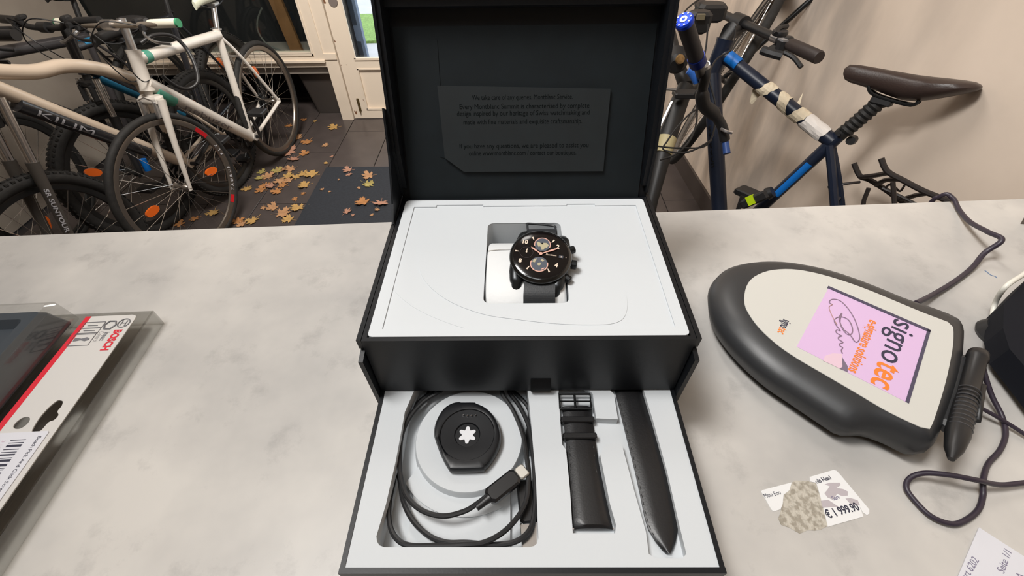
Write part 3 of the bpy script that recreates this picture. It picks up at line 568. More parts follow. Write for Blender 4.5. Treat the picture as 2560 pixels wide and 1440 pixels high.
def polar(pts, z, n=96):
    P_ = catmull([at(*q, z) for q in pts], 6, closed=True); P_ = [V((p.x, p.y)) for p in P_]; out = []
    for k in range(n):
        a = 2*math.pi*k/n; d_ = V((math.cos(a), math.sin(a))); best = 0
        for p, q in zip(P_, P_[1:]+P_[:1]):
            e = q-p; den = d_.x*e.y-d_.y*e.x
            if abs(den) < 1e-12: continue
            w_ = p-pc3; t = (w_.x*e.y-w_.y*e.x)/den; s_ = (w_.x*d_.y-w_.y*d_.x)/den
            if t > 0 and -1e-6 <= s_ <= 1+1e-6: best = max(best, t)
        out.append(d_*best)
    return out
O_ = polar(oo, .024); I_ = polar(wo, .036)
def mixr(k, z, sc_=1): return [V((pc3.x+(a.x*(1-k)+b.x*k)*sc_, pc3.y+(a.y*(1-k)+b.y*k)*sc_, z)) for a, b in zip(O_, I_)]
PAD = mat('pad_charcoal_plastic', (.024, .025, .027, 1), .42, bump=.02, bscale=900)
MB().loft([mixr(0, .004, .90), mixr(0, .010, .97), mixr(0, .020), mixr(.04, .0245), mixr(.25, .0300), mixr(.6, .0345), mixr(.9, .0362), mixr(1, .0365)], smooth=True).build('housing', PAD, pd)
PW = mat('pad_face_white', rgb(194, 193, 187), .5)
MB().loft([mixr(1, .0362, .999), mixr(1, .0369, .995)], smooth=False).build('face_plate', PW, pd)
for q in ((2280, 1105), (1860, 720), (2370, 815)):
    p = at(*q, 0); c_ = p*.8+V((pc3.x, pc3.y, 0))*.2; MB().lathe((c_.x, c_.y, 0), (0, 0, 1), [(.008, 0), (.009, .006)], 16).build('foot', BPL, pd)
A, B, Cc, Dd = [at(*q, .0371) for q in ((2073, 717), (2323, 825), (2000, 870), (2270, 1008))]
ud = (B-A).normalized(); vd = -(V((0, 0, 1)).cross(ud)); LU = (B-A).length; LV = ((Cc-A).dot(vd)+(Dd-B).dot(vd))/2
def S(u, v, z=.0372): return A+ud*u+vd*v+V((0, 0, z-.0371))
SCR = mat('screen_pink', rgb(196, 166, 200), .3, emit=.12)
T_ = lambda u, v, z: S(u, v, z)
MB().prism([(0, .0), (LU, .0), (LU, LV), (0, LV)], .0366, .0371, T=T_).build('screen', SCR, pd)['label'] = 'lit pink screen'
BORD = mat('screen_border', rgb(66, 62, 84), .4)
MB().prism([(-.001, -.0005), (LU+.001, -.0005), (LU+.001, .0028), (-.001, .0028)], .0367, .0375, T=T_).prism([(LU-.0012, 0), (LU+.001, 0), (LU+.001, LV), (LU-.0012, LV)], .0367, .0375, T=T_).build('screen_border', BORD, pd)
TXD = mat('screen_ink', rgb(44, 44, 66), .5)
def fit_text(body, u, v0, v1, hgt, m, z=.0373, bold=0):
    o = text('lettering', body, hgt/.72, S(u, v0, z), vd, ud, m, pd, th=.00003, bold=bold)
    vs = [(v.co+ORG[pd.name]-S(0, 0, z)) for v in o.data.vertices]; e0 = min(p.dot(vd) for p in vs); e1 = max(p.dot(vd) for p in vs)
    for v, p in zip(o.data.vertices, vs):
        t = (p.dot(vd)-e0)/(e1-e0); v.co += vd*((v0+(v1-v0)*t)-p.dot(vd))
    return o
fit_text('signo', .0528, .0040, .0585, .0172, TXD, bold=.0001); fit_text('tec', .0528, .0600, LV-.0015, .0180, ORTX, bold=.0004)
fit_text('e-signature solutions', .0372, .0190, LV-.0025, .0078, ORTX, bold=.0002)
sg = [(640, 345), (605, 320), (640, 288), (720, 305), (800, 380), (870, 490), (915, 610), (928, 700), (900, 742), (870, 730), (845, 690), (800, 640), (760, 610), (722, 540), (712, 480), (735, 440), (740, 445), (720, 520), (745, 600), (800, 662), (845, 650), (850, 590), (815, 515), (760, 480), (700, 478), (662, 505), (668, 545), (700, 590), (722, 622), (684, 612), (680, 640), (720, 668), (742, 676), (705, 690), (708, 715), (752, 745), (715, 760), (722, 785), (748, 800), (735, 830), (745, 862)]
MB().tube(catmull([at(1930+a/4.235, 680+b/4.235, .0373) for a, b in sg], 4), .00045, 5).build('signature_stroke', mat('signature_ink', rgb(130, 108, 126), .6), pd)
MB().tube(catmull([at(1930+a/4.235, 680+b/4.235, .0373) for a, b in ((640, 345), (605, 370), (622, 430), (655, 500), (690, 560))], 4), .0004, 5).build('signature_stroke', mat('signature_ink2', rgb(170, 132, 130), .6), pd)
MB().prism([tuple((at(1930+a/4.235, 680+b/4.235, .0371)-A).dot(e_) for e_ in (ud, vd)) for a, b in ((742, 905), (800, 1000), (800, 1060), (720, 1025), (745, 1005))], .0372, .0374, T=T_).build('pen_picture', mat('pen_picture_grey', rgb(112, 100, 118), .6), pd)
MB().prism([tuple((at(1930+a/4.235, 680+b/4.235, .0371)-A).dot(e_) for e_ in (ud, vd)) for a, b in ((560, 890), (640, 862), (742, 868), (745, 1000), (720, 1025), (640, 985), (540, 940))], .0371, .03725, T=T_).build('hand_picture', mat('hand_picture_tone', rgb(210, 182, 196), .6), pd)
# small maker's lettering on the nose
q0, q1 = at(1968, 800, .0371), at(1945, 852, .0371); nd = (q1-q0).normalized(); nu = V((0, 0, 1)).cross(nd)
o = text('lettering', 'signo', .0100, q0-nu*.003, nd, nu, TXD, pd, th=.00003, sx=.53, bold=.0001)
e1 = max((v.co+ORG[pd.name]-q0).dot(nd) for v in o.data.vertices)
text('lettering', 'tec', .0100, q0-nu*.003+nd*(e1+.0004), nd, nu, ORTX, pd, th=.00003, sx=.60, bold=.0001)
# holder arm and pen
A, B = at(2447, 880, .034), at(2378, 1148, .034); pdn = (B-A).normalized(); ps = V((-pdn.y, pdn.x, 0)); Lp_ = (B-A).length
pm = [A.lerp(B, t)-ps*.0015+V((0, 0, -.007)) for t in (.05, .75)]
MB().box((pm[0]+pm[1])/2, ((pm[1]-pm[0]).length, .016, .010), (pdn, ps, V((0, 0, 1))), bev=.003).build('pen_holder', PAD, pd)
pn = thing('stylus_pen', 'black ribbed stylus pen lying in the holder of the signature pad', 'pen', A.lerp(B, .5)-V((0, 0, .006)))
rp = [(0, .0045), (.02, .0066), (.08, .0070), (.09, .0062), (.45, .0060), (.55, .0068), (.80, .0070), (.92, .0052), (1, .0020)]
MB().tube([A.lerp(B, t) for t, r in rp], [r for t, r in rp], 20).build('pen_barrel', mat('pen_black', (.012, .012, .013, 1), .4), pn)
for k in range(10):
    c_ = A.lerp(B, .42+k*.037); u3 = V((0, 0, 1)); pts = [c_+(ps*math.cos(R(a))+u3*math.sin(R(a)))*.0068 for a in range(20, 165, 12)]
    MB().tube(pts, .0005, 5).build('grip_rib', mat('rib_grey', rgb(64, 64, 66), .35), pn)
MB().tube([A.lerp(B, .32)+ps*.006+V((0, 0, .002)), A.lerp(B, .62)+ps*.0085], [.0022, .0020], 8).build('pen_clip', BPL, pn)

def cord(path, r, name, label, m, cat='cable', n=10):
    P_ = catmull([at(*q) if len(q) == 3 else V(q[:3]) for q in path], 8); return tag(MB().tube(P_, r, n).build(name, m, loc=(P_[0].x, P_[0].y, 0)), label, cat)
CVI = mat('cord_dark_violet', rgb(48, 40, 52), .45)
P_ = [at(2290, 758, .016), at(2330, 738, .006), at(2385, 705, .003), at(2430, 670, .004), at(2462, 632, .012), at(2505, 600, .026), at(2470, 580, .022), at(2425, 555, .010), at(2398, 525, .004), at(2386, 502, .005)]
P_[-1] = V((P_[-1].x, ce(P_[-1].x)-.004, .006)); P_ += [V((P_[-1].x-.006, P_[-1].y+.010, .002)), V((P_[-1].x-.008, P_[-1].y+.014, -.05)), V((P_[-1].x-.0, P_[-1].y+.014, -.4))]
cc_ = catmull(P_, 8); tag(MB().tube(cc_, .0026, 10).build('pad_cable', CVI, loc=(cc_[0].x, cc_[0].y, 0)), 'dark cable from the signature pad over the counter edge', 'cable')
cord([(2452, 885, .030), (2462, 935, .022), (2480, 990, .012), (2505, 1040, .006), (2514, 1085, .004), (2500, 1125, .004), (2470, 1160, .004), (2458, 1200, .008), (2457, 1240, .004), (2445, 1275, .003), (2415, 1300, .003), (2380, 1310, .003), (2330, 1292, .003), (2290, 1255, .003), (2266, 1220, .004), (2275, 1195, .006), (2310, 1183, .010), (2370, 1187, .014), (2440, 1200, .015), (2500, 1212, .008), (2560, 1207, .006), (2620, 1200, .004)], .0018, 'pen_cord', 'thin dark cord looping from the stylus pen across the counter', CVI)
cord([(2430, 1008, .012), (2480, 1035, .010), (2530, 1065, .006), (2600, 1110, .004)], .0016, 'thin_cable', 'thin dark cable passing under the stylus pen cord', CVI)
cord([(2620, 640, .03), (2560, 685, .036), (2515, 716, .036), (2487, 760, .012), (2482, 810, .004), (2500, 870, .005), (2522, 930, .005), (2560, 1000, .006), (2620, 1080, .006)], .0021, 'white_cable', 'white cable curving around the dark device on the counter', mat('cable_white', rgb(220, 218, 208), .4))
# dark device cut by the frame, and a low dark disc beside it
dv = thing('card_terminal', 'dark angular device at the counter edge behind the white cable', 'device', (.43, .09, 0))
hx = [tuple(at(*q, .03)[:2]) for q in ((2510, 758), (2575, 690), (2700, 640), (2760, 980), (2640, 1010), (2572, 928), (2524, 872), (2508, 820))]
MB().prism(hx[::-1], .008, .030).build('device_body', mat('device_black', (.006, .007, .011, 1), .8, spec=.2), dv)
p = at(2478, 826, .01); MB().lathe((p.x+.012, p.y, 0), (0, 0, 1), [(.016, 0), (.018, .004), (.014, .012), (0, .013)], 24).build('dark_disc', BPL, dv)
sd = thing('grey_tablet', 'grey brown edge of an upright device at the far counter edge', 'device', (.64, .25, 0))
MB().prism([(0, 0), (.16, -.03), (.16, .0), (.02, .012)], .0, .028, T=lambda a, b, z: V((at(2538, 560, 0).x, at(2538, 560, 0).y, 0))+V((a+.006-z*.35, b, z))).build('tablet_body', mat('tablet_grey_brown', rgb(104, 96, 86), .5), sd)
# paper slip with fragments of print
pq = [at(*q, .0012) for q in ((2448, 1318), (2700, 1480), (2700, 1640), (2370, 1500))]
sl = thing('paper_slip', 'white printed receipt corner on the counter beside the looping cord', 'paper', (pq[0].x, pq[0].y, 0))
MB().prism([(p.x, p.y) for p in pq][::-1], .0004, .0010).build('sheet', PAPER, sl)
GI = mat('ink_grey', rgb(120, 114, 136), .6)
for (q0, q1, s) in (((2418, 1452), (2442, 1412), 'art 6202'), ((2510, 1436), (2522, 1402), 'Seite 1/1'), ((2558, 1452), (2566, 1420), 'A')):
    a, b = at(*q0, .0011), at(*q1, .0011); text('lettering', s, .0055, a, (b-a), V((0, 0, 1)).cross(b-a), GI, sl, th=.00003)

# ------------------------------------------------------------------ worn price label
pb = thing('price_label', 'torn white price label stuck on the counter reading 1 999.90', 'label', (.2, -.06, 0))
def zl(pts): return [tuple(at(1880+a/6.856, 1150+b/6.856, .0003)[:2]) for a, b in pts]
PL = mat('label_white', rgb(222, 222, 222), .5)
MB().prism(zl([(155, 540), (180, 515), (680, 385), (640, 520), (540, 600), (525, 760), (490, 845), (370, 885), (330, 850)])[::-1], 0, .0004).build('label_piece', PL, pb)
MB().prism(zl([(990, 290), (1400, 168), (1450, 185), (1520, 260), (2010, 850), (2010, 920), (1970, 945), (1900, 900), (1840, 790), (1910, 970), (1300, 1145), (1200, 740), (1140, 520), (1100, 390), (1000, 370)])[::-1], 0, .0004).build('label_piece', PL, pb)
GLU = mat('glue_residue', rgb(150, 143, 130), .5, col2=rgb(186, 180, 168), scale=240, ramp=(.42, .56), bump=.8, bscale=400)
MB().prism(zl([(660, 400), (740, 350), (960, 360), (1100, 400), (1160, 600), (1250, 900), (1300, 1130), (1180, 1190), (1080, 1210), (960, 1200), (820, 1260), (640, 1160), (500, 1110), (450, 1000), (490, 900), (530, 700), (560, 590)])[::-1], 0, .00022).build('glue_patch', GLU, pb)['label'] = 'dirty glue residue'
GR = mat('scuffed_label', rgb(176, 168, 172), .6)
for pl_ in ([(1240, 420), (1330, 390), (1500, 390), (1520, 430), (1450, 480), (1560, 500), (1640, 540), (1640, 610), (1540, 620), (1460, 580), (1380, 680), (1290, 640), (1240, 570), (1290, 510), (1330, 450)], [(1600, 660), (1680, 650), (1810, 690), (1850, 780), (1700, 770)], [(1180, 700), (1300, 680), (1480, 800), (1210, 820)]):
    MB().prism(zl(pl_)[::-1], .0003, .00048).build('scuff', GR, pb)
def ltext(s, a, b, size, m=INK, bold=.0001):
    p, q = [at(1880+x/6.856, 1150+y/6.856, .0005) for x, y in (a, b)]; o = text('lettering', s, size, p, q-p, V((0, 0, 1)).cross(q-p), m, pb, th=.00002, bold=bold)
    d_ = (q-p).normalized(); L = (q-p).length; e = max((v.co+ORG[pb.name]-p).dot(d_) for v in o.data.vertices)
    for v in o.data.vertices:
        t = (v.co+ORG[pb.name]-p).dot(d_); v.co += d_*(t*L/e-t)
ltext('Mesa Boo', (225, 655), (505, 585), .0042); ltext('olo Head', (1110, 405), (1365, 325), .0042); ltext('\u20ac 1 999.90', (1310, 1000), (1860, 850), .0072, bold=.0002); ltext('Serv', (1395, 690), (1520, 655), .0036, GI)

# ------------------------------------------------------------------ blister pack on the left
bp = thing('blister_pack', 'tool accessory blister pack with white card and red stripe on the counter', 'package', (-.42, .0, 0))
ZC = .020
def C2(q, z=ZC): p = at(*q, z); return (p.x, p.y)
K0, K1 = V(C2((345, 786))), V(C2((0, 1275)))           # outer card edge
cu_ = (K1-K0).normalized(); cv_ = V((-cu_.y, cu_.x)); cv_ = cv_ if cv_.x < 0 else -cv_
def CC(s, t, z=ZC): q = K0+cu_*s+cv_*t; return V((q.x, q.y, z))
tS = (V(C2((222, 800)))-K0).dot(cv_)                      # width of the card up to the stripe
CARD = mat('card_white', rgb(202, 199, 195), .4)
hole = [C2(q) for q in ((110, 1052), (88, 1078), (150, 1075), (165, 1050), (172, 1030), (160, 1010), (150, 1000), (140, 1003), (125, 1030))]
hole = [tuple((V(p)-K0).dot(e) for e in (cu_, cv_)) for p in [C2(q) for q in ((79, 1080), (100, 1078), (121, 1056), (135, 1050), (146, 1038), (144, 1028), (154, 1015), (157, 1004), (151, 1001), (142, 1002), (121, 1019), (96, 1048))]]
hol2 = [tuple((V(p)-K0).dot(e) for e in (cu_, cv_)) for p in [C2(q) for q in ((33, 1066), (38, 1072), (52, 1071), (68, 1060), (75, 1048), (70, 1042), (55, 1045), (40, 1056))]]
T3 = lambda s, t, z: CC(s, t, z)
hole = [tuple(p[:2]) for p in catmull([V((a, b, 0)) for a, b in hole], 4, closed=True)]; hol2 = [tuple(p[:2]) for p in catmull([V((a, b, 0)) for a, b in hol2], 4, closed=True)]
card = [(p[0], p[1]) for p in [(.005, 0), (.36, 0), (.36, tS), (.0, tS), (0, .005), (.0007, .0022), (.0022, .0007)]]
MB().prism(card, ZC-.0008, ZC, holes=[hole, hol2], T=T3).build('card', CARD, bp)
MB().prism([(.0, tS), (.36, tS), (.36, tS+.005), (.0, tS+.005)], ZC-.0008, ZC+.0001, T=T3).build('red_stripe', mat('stripe_red', rgb(206, 44, 58), .4), bp)
CLR = clear('clear_plastic', (.86, .86, .85, 1), .07, .08)
MB().prism([(-.005, -.011), (.37, -.011), (.37, tS+.10), (-.005, tS+.10)], ZC-.0022, ZC-.0012, T=T3).prism([(-.005, -.011), (.37, -.011), (.37, -.0095), (-.005, -.0095)], .001, ZC-.0012, T=T3).prism([(-.005, -.011), (-.003, -.011), (-.003, tS+.10), (-.005, tS+.10)], .001, ZC-.0012, T=T3).build('blister_base', CLR, bp)
# grey storage case under clear plastic
def rot2(s, t): return CC(s, t)
c0 = MB(); 
def ring(s0, s1, t0, t1, z, r=.004): return [CC(a, b, z) for a, b in rrect(s0, t0, s1, t1, r, 3)]
t0 = tS+.015
c0.loft([ring(.004, .33, t0, t0+.14, ZC-.0012), ring(.009, .325, t0+.004, t0+.136, ZC+.018), ring(.012, .322, t0+.007, t0+.133, ZC+.022), ring(.020, .31, t0+.016, t0+.124, ZC+.022), ring(.024, .306, t0+.020, t0+.120, ZC+.014)], smooth=False)
c0.build('storage_case', mat('case_blue_grey', rgb(62, 68, 74), .35, coat=.3), bp)['label'] = 'blue grey plastic case under clear plastic'
c1 = MB().loft([ring(-.001, .335, t0-.004, t0+.145, ZC-.001), ring(.001, .333, t0-.001, t0+.142, ZC+.022), ring(.006, .328, t0+.003, t0+.138, ZC+.0255)], smooth=False, caps=False); c1.build('blister_dome', CLR, bp)
for k in range(6): MB().bar(CC(.05+k*.012, t0+.03, ZC+.018), CC(.05+k*.012, t0+.07, ZC+.018), .003, 6).build('screwdriver_bit', ALU, bp)
cu3, cv3 = V((cu_.x, cu_.y, 0)), V((-cv_.x, -cv_.y, 0))
def ctext(s, q0, q1, size, m, bold=.0001, up=None):
    p, q = at(*q0, ZC+.0002), at(*q1, ZC+.0002); d_ = cu3; L = (q-p).dot(d_); o = text('lettering', s, size, p, d_, V((0, 0, 1)).cross(d_), m, bp, th=.00003, bold=bold)
    e = max((v.co+ORG[bp.name]-p).dot(d_) for v in o.data.vertices)
    for v in o.data.vertices: t = (v.co+ORG[bp.name]-p).dot(d_); v.co += d_*(t*L/e-t)
ctext('BOSCH', (288, 824), (255, 876), .0095, REDTX, .0004)
GD2 = mat('print_grey', rgb(112, 112, 116), .5)
ctext('Impact', (263, 830), (238, 852), .0062, GD2); ctext('Control', (250, 828), (222, 855), .0062, mat('print_pale', rgb(170, 168, 166), .5), 0)
p = at(310, 808, ZC); MB().tube([p+V((.005*math.cos(R(a)), .005*math.sin(R(a)), .0003)) for a in range(0, 360, 20)], .0005, 5, closed=True).bar(p+V((-.002, -.003, .0003)), p+V((-.002, .003, .0003)), .0004, 5).bar(p+V((.002, -.003, .0003)), p+V((.002, .003, .0003)), .0004, 5).bar(p+V((-.002, 0, .0003)), p+V((.002, 0, .0003)), .0004, 5).build('round_logo', GD2, bp)
p = at(276, 813, ZC); MB().tube([p+V((.0052*math.cos(R(a)), .0052*math.sin(R(a)), .0003)) for a in range(0, 361, 60)][:6], .0008, 5, closed=True).build('hexagon_logo', GD2, bp)
bxs = [(228, 820, 'lines'), (205, 848, 'bit')]
for cx_, cy_, kd in bxs:
    p = at(cx_, cy_, ZC+.0003); cs = [p+cu3*a+cv3*b for a, b in ((-.007, -.009), (.007, -.009), (.007, .009), (-.007, .009))]
    MB().tube(cs, .00035, 4, closed=True).build('pictogram_frame', GD2, bp)
    if kd == 'bit': MB().tube([p-cv3*.007, p-cv3*.004, p-cv3*.001, p+cv3*.003, p+cv3*.006], [.002, .0016, .0008, .0022, .001], 6, flat=.1, upv=cu3).build('pictogram', GD2, bp)
    else: MB().bar(p-cv3*.008, p+cv3*.008, .0005, 4).bar(p+cu3*.003-cv3*.005, p+cu3*.003+cv3*.005, .0003, 4).bar(p-cu3*.003-cv3*.005, p-cu3*.003+cv3*.004, .0003, 4).build('pictogram', GD2, bp)
# barcode sticker
s0 = [(V(C2(q))-K0) for q in ((122, 1078), (0, 1245), (5, 1118), (20, 1090))]
sa = s0[0].dot(cu_); tb = [s0[0].dot(cv_)-.001, s0[0].dot(cv_)+.036]
sk = thing('barcode_sticker', 'white barcode sticker on the white card of the blister pack', 'sticker', CC(sa+.03, tb[0]+.015))
MB().prism([(sa+.001, tb[0]), (sa+.10, tb[0]), (sa+.10, tb[1]), (sa, tb[1]), (sa, tb[0]+.001)], ZC+.0001, ZC+.0006, T=T3).build('sticker_paper', PAPER, sk)
bc = MB(); random.seed(3); s_ = sa+.006
while s_ < sa+.085:
    w_ = random.choice((.0006, .0006, .0012, .0018)); bc.prism([(s_, tb[0]+.013), (s_+w_, tb[0]+.013), (s_+w_, tb[0]+.024), (s_, tb[0]+.024)], ZC+.0006, ZC+.0007, T=T3); s_ += w_+random.choice((.0006, .001, .0016))
o = bc.build('barcode', INK, sk); o['kind'] = 'stuff'
o = text('lettering', 'Bosch Pick And Click Screwdriver Set', .0037, CC(sa+.004, tb[0]+.0055, ZC+.0007), cu3, V((0, 0, 1)).cross(cu3), INK, sk, th=.00002)
text('lettering', '3 165140 7', .0035, CC(sa+.006, tb[0]+.0300, ZC+.0007), cu3, V((0, 0, 1)).cross(cu3), mat('print_pink', rgb(200, 176, 190), .5), sk, th=.00002)

# ------------------------------------------------------------------ bicycles
SPK = {}
def wheel(parent, c, e1, e2, ax, Rr, tr, rimm=None, nsp=28, refl=(), tread=False, name='wheel', rimw=.012, rimd=.02, a_off=0):
    """tyre radius Rr outside; part wheel (rim+hub) > tyre, spokes, reflectors"""
    rim = MB(); ri = Rr-2*tr
    rim.lathe(c, ax, [(ri, -rimw), (ri+.004, -rimw*.9), (ri+.004, rimw*.9), (ri, rimw), (ri-rimd, rimw*.6), (ri-rimd-.003, 0), (ri-rimd, -rimw*.6)], 72, loop=True)
    rim.lathe(c, ax, [(.008, -.05), (.014, -.045), (.020, -.03), (.012, -.026), (.012, .026), (.020, .03), (.014, .045), (.008, .05)], 20)
    wo_ = rim.build(name, rimm or mat('rim_dark', (.03, .03, .03, 1), .3, metal=.5), parent)
    ty = MB(); prof = [(Rr-tr+tr*math.cos(2*math.pi*k/12), tr*math.sin(2*math.pi*k/12)) for k in range(12)]
    ty.lathe(c, ax, prof, 90, loop=True)
    if tread:
        for k in range(90):
            a = 2*math.pi*k/90; d_ = e1*math.cos(a)+e2*math.sin(a); t_ = -e1*math.sin(a)+e2*math.cos(a)
            for l in (-.55, 0, .55): ty.box(c+d_*(Rr-tr+tr*math.cos(l*1.35)*1.03)+ax*tr*math.sin(l*1.35)*1.03+t_*(.006 if l else 0), (.006, .012, .010), (d_, t_, ax))
    ty.build('tyre', TYRE, wo_)
    for k in range(nsp):
        a = 2*math.pi*k/nsp+a_off; sd_ = 1 if k % 2 else -1; of = R(38)*(1 if (k//2) % 2 else -1)
        d_ = e1*math.cos(a)+e2*math.sin(a); h_ = e1*math.cos(a+of)+e2*math.sin(a+of)
        P0, P1 = c+h_*.019+ax*sd_*.028, c+d_*(ri-rimd)
        MB().bar(P0, P1, .0011, 5).build('spoke', SPOKE, wo_)
    for a in refl:
        a = R(a); d_ = e1*math.cos(a)+e2*math.sin(a); t_ = -e1*math.sin(a)+e2*math.cos(a); q = c+d_*(ri*.62)+ax*.004
        o_ = [(math.cos(2*math.pi*k/16)*.040*(1 if abs(math.cos(2*math.pi*k/16)) < .8 else .92), math.sin(2*math.pi*k/16)*.019) for k in range(16)]
        MB().prism(o_, -.004, .006, T=lambda x, y, z: q+d_*x+t_*y+ax*z).build('reflector', ORANGE, wo_)['label'] = 'orange spoke reflector'
    return wo_
def saddle(parent, T, s, h, m, L=.27, Wd=.075, drop=0, trim=None, tilt=0):
    prof = [(-.56, .10, -.004), (-.50, .20, .002), (-.3, .24, .004), (-.05, .30, .001), (.15, .55, .001), (.32, .90, .006), (.42, 1.0, .011), (.48, .8, .010), (.5, .4, .008)]
    rings = []
    for a, wv, hh in prof:
        S_ = s+a*L; hw = wv*Wd; hz = h+hh+a*L*tilt; r = []
        for k in range(14):
            t = 2*math.pi*k/14; cy_, sy_ = math.cos(t), math.sin(t)
            r.append(T(S_, hz+(.010*sy_ if sy_ > 0 else (.034 if a > .1 else .026)*sy_*(abs(cy_)**.5 if a > .1 else 1)-.004), hw*cy_))
        rings.append(r)
    o = MB().loft(rings, smooth=True).build('saddle', m, parent)
    MB().tube(catmull([T(s-.44*L, h-.022, .01), T(s-.2*L, h-.045, .02), T(s+.1*L, h-.045, .022), T(s+.40*L, h-.02, .03)], 4), .0035, 6).tube(catmull([T(s-.44*L, h-.022, -.01), T(s-.2*L, h-.045, -.02), T(s+.1*L, h-.045, -.022), T(s+.40*L, h-.02, -.03)], 4), .0035, 6).build('saddle_rail', SATIN, parent)
    return o
def bicycle(label, T, g, fm, group=None, **k):
    """T(s,h,l) -> world (s to the rear, h up, l to the side); g: named (s,h) points"""
    Rr = k.get('R', .345); tr = k.get('tr', .015); base = T(g['bb'][0], g['fh'][1]-Rr, 0)
    b = thing('bicycle', label, 'bicycle', base, group)
    P3 = lambda n, l=0: T(g[n][0], g[n][1], l)
    sr, hr, lr = (T(1, 0, 0)-T(0, 0, 0)), (T(0, 1, 0)-T(0, 0, 0)), (T(0, 0, 1)-T(0, 0, 0))
    r = k.get('r', (.017, .019, .016, .021)); F = MB()
    hl, hu, bbp, scp, rh = P3('hl'), P3('hu'), P3('bb'), P3('sc'), P3('rh')
    hd = (hu-hl).normalized()
    F.tube([hl-hd*.008, hl+hd*.01, hu-hd*.01, hu+hd*.008], [r[3]+.003, r[3], r[3], r[3]+.003], 14)
    top = [hu-hd*.03]+([T(*q) for q in k['via']] if k.get('via') else [(hu-hd*.03).lerp(scp, .5)])+[scp]
    F.tube(catmull(top, 5), r[0], 14, flat=k.get('flat', 1)); F.tube([hl+hd*.025, bbp], [r[1]*1.05, r[1]], 14); F.tube([bbp, scp, scp+(scp-bbp).normalized()*.03], r[2], 14)
    F.bar(bbp-lr*.036, bbp+lr*.036, .023, 16)
    for s in (-1, 1):
        F.tube(catmull([bbp+lr*s*.022, bbp.lerp(rh, .25)+lr*s*.038, rh+lr*s*.062], 4), k.get('stay', .009), 8)
        F.tube(catmull([scp-hr*.012+lr*s*.012, scp.lerp(rh, .3)+lr*s*.036, rh+lr*s*.062], 4), k.get('stay', .009)*.88, 8); F.box(rh+lr*s*.062, (.035, .03, .005), (sr, hr, lr), bev=.004)
    F.bar(scp.lerp(rh, .28)-lr*.036, scp.lerp(rh, .28)+lr*.036, .006, 8)
    F.build('frame', fm, b)
    # seatpost and saddle
    sd = (scp-bbp).normalized(); sps, sph = g['sad']
    pq_ = k.get('postto', (sps, sph-.045)); MB().bar(scp, T(pq_[0], pq_[1], 0), .0135, 12).box(T(pq_[0], pq_[1]+.003, 0), (.05, .045, .018), (sr, lr, hr), bev=.004).build('seatpost', k.get('post', BPL), b)
    MB().bar(scp+sd*.022, scp+sd*.036, .0185, 12).bar(scp+sd*.028-lr*.03, scp+sd*.028+lr*.03, .004, 6).build('seat_clamp', k.get('post', BPL), b)
    if k.get('sad', True): saddle(b, T, sps, sph, k.get('sadm', BPL), L=k.get('sadL', .27))
    if k.get('front', True):
        st = k.get('steer', 0)
        def Sx(p):                                                     # turn about the steering axis
            return hl+Matrix.Rotation(st, 3, hd)@(p-hl)
        fh = P3('fh'); dr_ = lambda v: Matrix.Rotation(st, 3, hd)@v
        fs, fhh, flr = dr_(sr), dr_(hr), dr_(lr)
        cr_ = hl-hd*.045; FK = MB(); FK.bar(hl-hd*.01, cr_, .016, 12); FK.box(Sx(cr_), (.045, .12, .035), (fs, flr, hd), bev=.012)
        leg = MB(); stn = MB()
        for s in (-1, 1):
            topl = cr_+lr*s*.055; bot = fh+lr*s*.056
            if k.get('susp'):
                m1 = topl.lerp(bot, .36); stn.bar(Sx(topl+hd*.02), Sx(m1), .016, 14); leg.tube([Sx(m1-(bot-topl)*.02), Sx(m1+(bot-topl)*.05), Sx(bot)], [.021, .0205, .014], 12)
                leg.box(Sx(bot), (.03, .012, .036), (fs, flr, hd), bev=.004)
            else:
                leg.tube([Sx(p) for p in catmull([topl, topl.lerp(bot, .5)-sr*.004, bot], 5)], [k.get('legr', .0155)*(1-.055*i) for i in range(11)], 12, flat=.85); leg.box(Sx(bot), (.02, .008, .028), (fs, flr, hd), bev=.003)
        fk = FK.build('fork', k.get('forkm', fm), b)
        leg.build('fork_legs', k.get('forkm', fm), fk)
        if k.get('susp'): stn.build('stanchions', CHROME, fk)['label'] = 'chrome suspension stanchions'
        e1, e2 = fs, fhh; fc = Sx(fh)
        fwl = wheel(b, fc, e1, e2, flr, Rr, tr, k.get('rimm'), refl=k.get('refl', ()), tread=k.get('tread', False), nsp=28)
        # stem and bars
        su = k.get('stem', (.06, .07)); stt = hu+hd*su[0]; cl = stt-sr*su[1]+hr*.01
        MB().bar(Sx(hu), Sx(stt+hd*.02), .017, 12).bar(Sx(stt), Sx(cl), .016, 12).bar(Sx(cl-lr*.025), Sx(cl+lr*.025), .021, 14).build('stem', k.get('stemm', BPL), b)
        bw = k.get('barw', .30); rise = k.get('rise', .02); bars = MB()
        pb_ = [cl-lr*bw+sr*.03+hr*rise, cl-lr*bw*.5+sr*.005+hr*rise, cl-lr*.09, cl+lr*.09, cl+lr*bw*.5+sr*.005+hr*rise, cl+lr*bw+sr*.03+hr*rise]
        bars.tube([Sx(p) for p in catmull(pb_, 5)], .0115, 12); hb_ = bars.build('handlebar', k.get('barm', BPL), b)
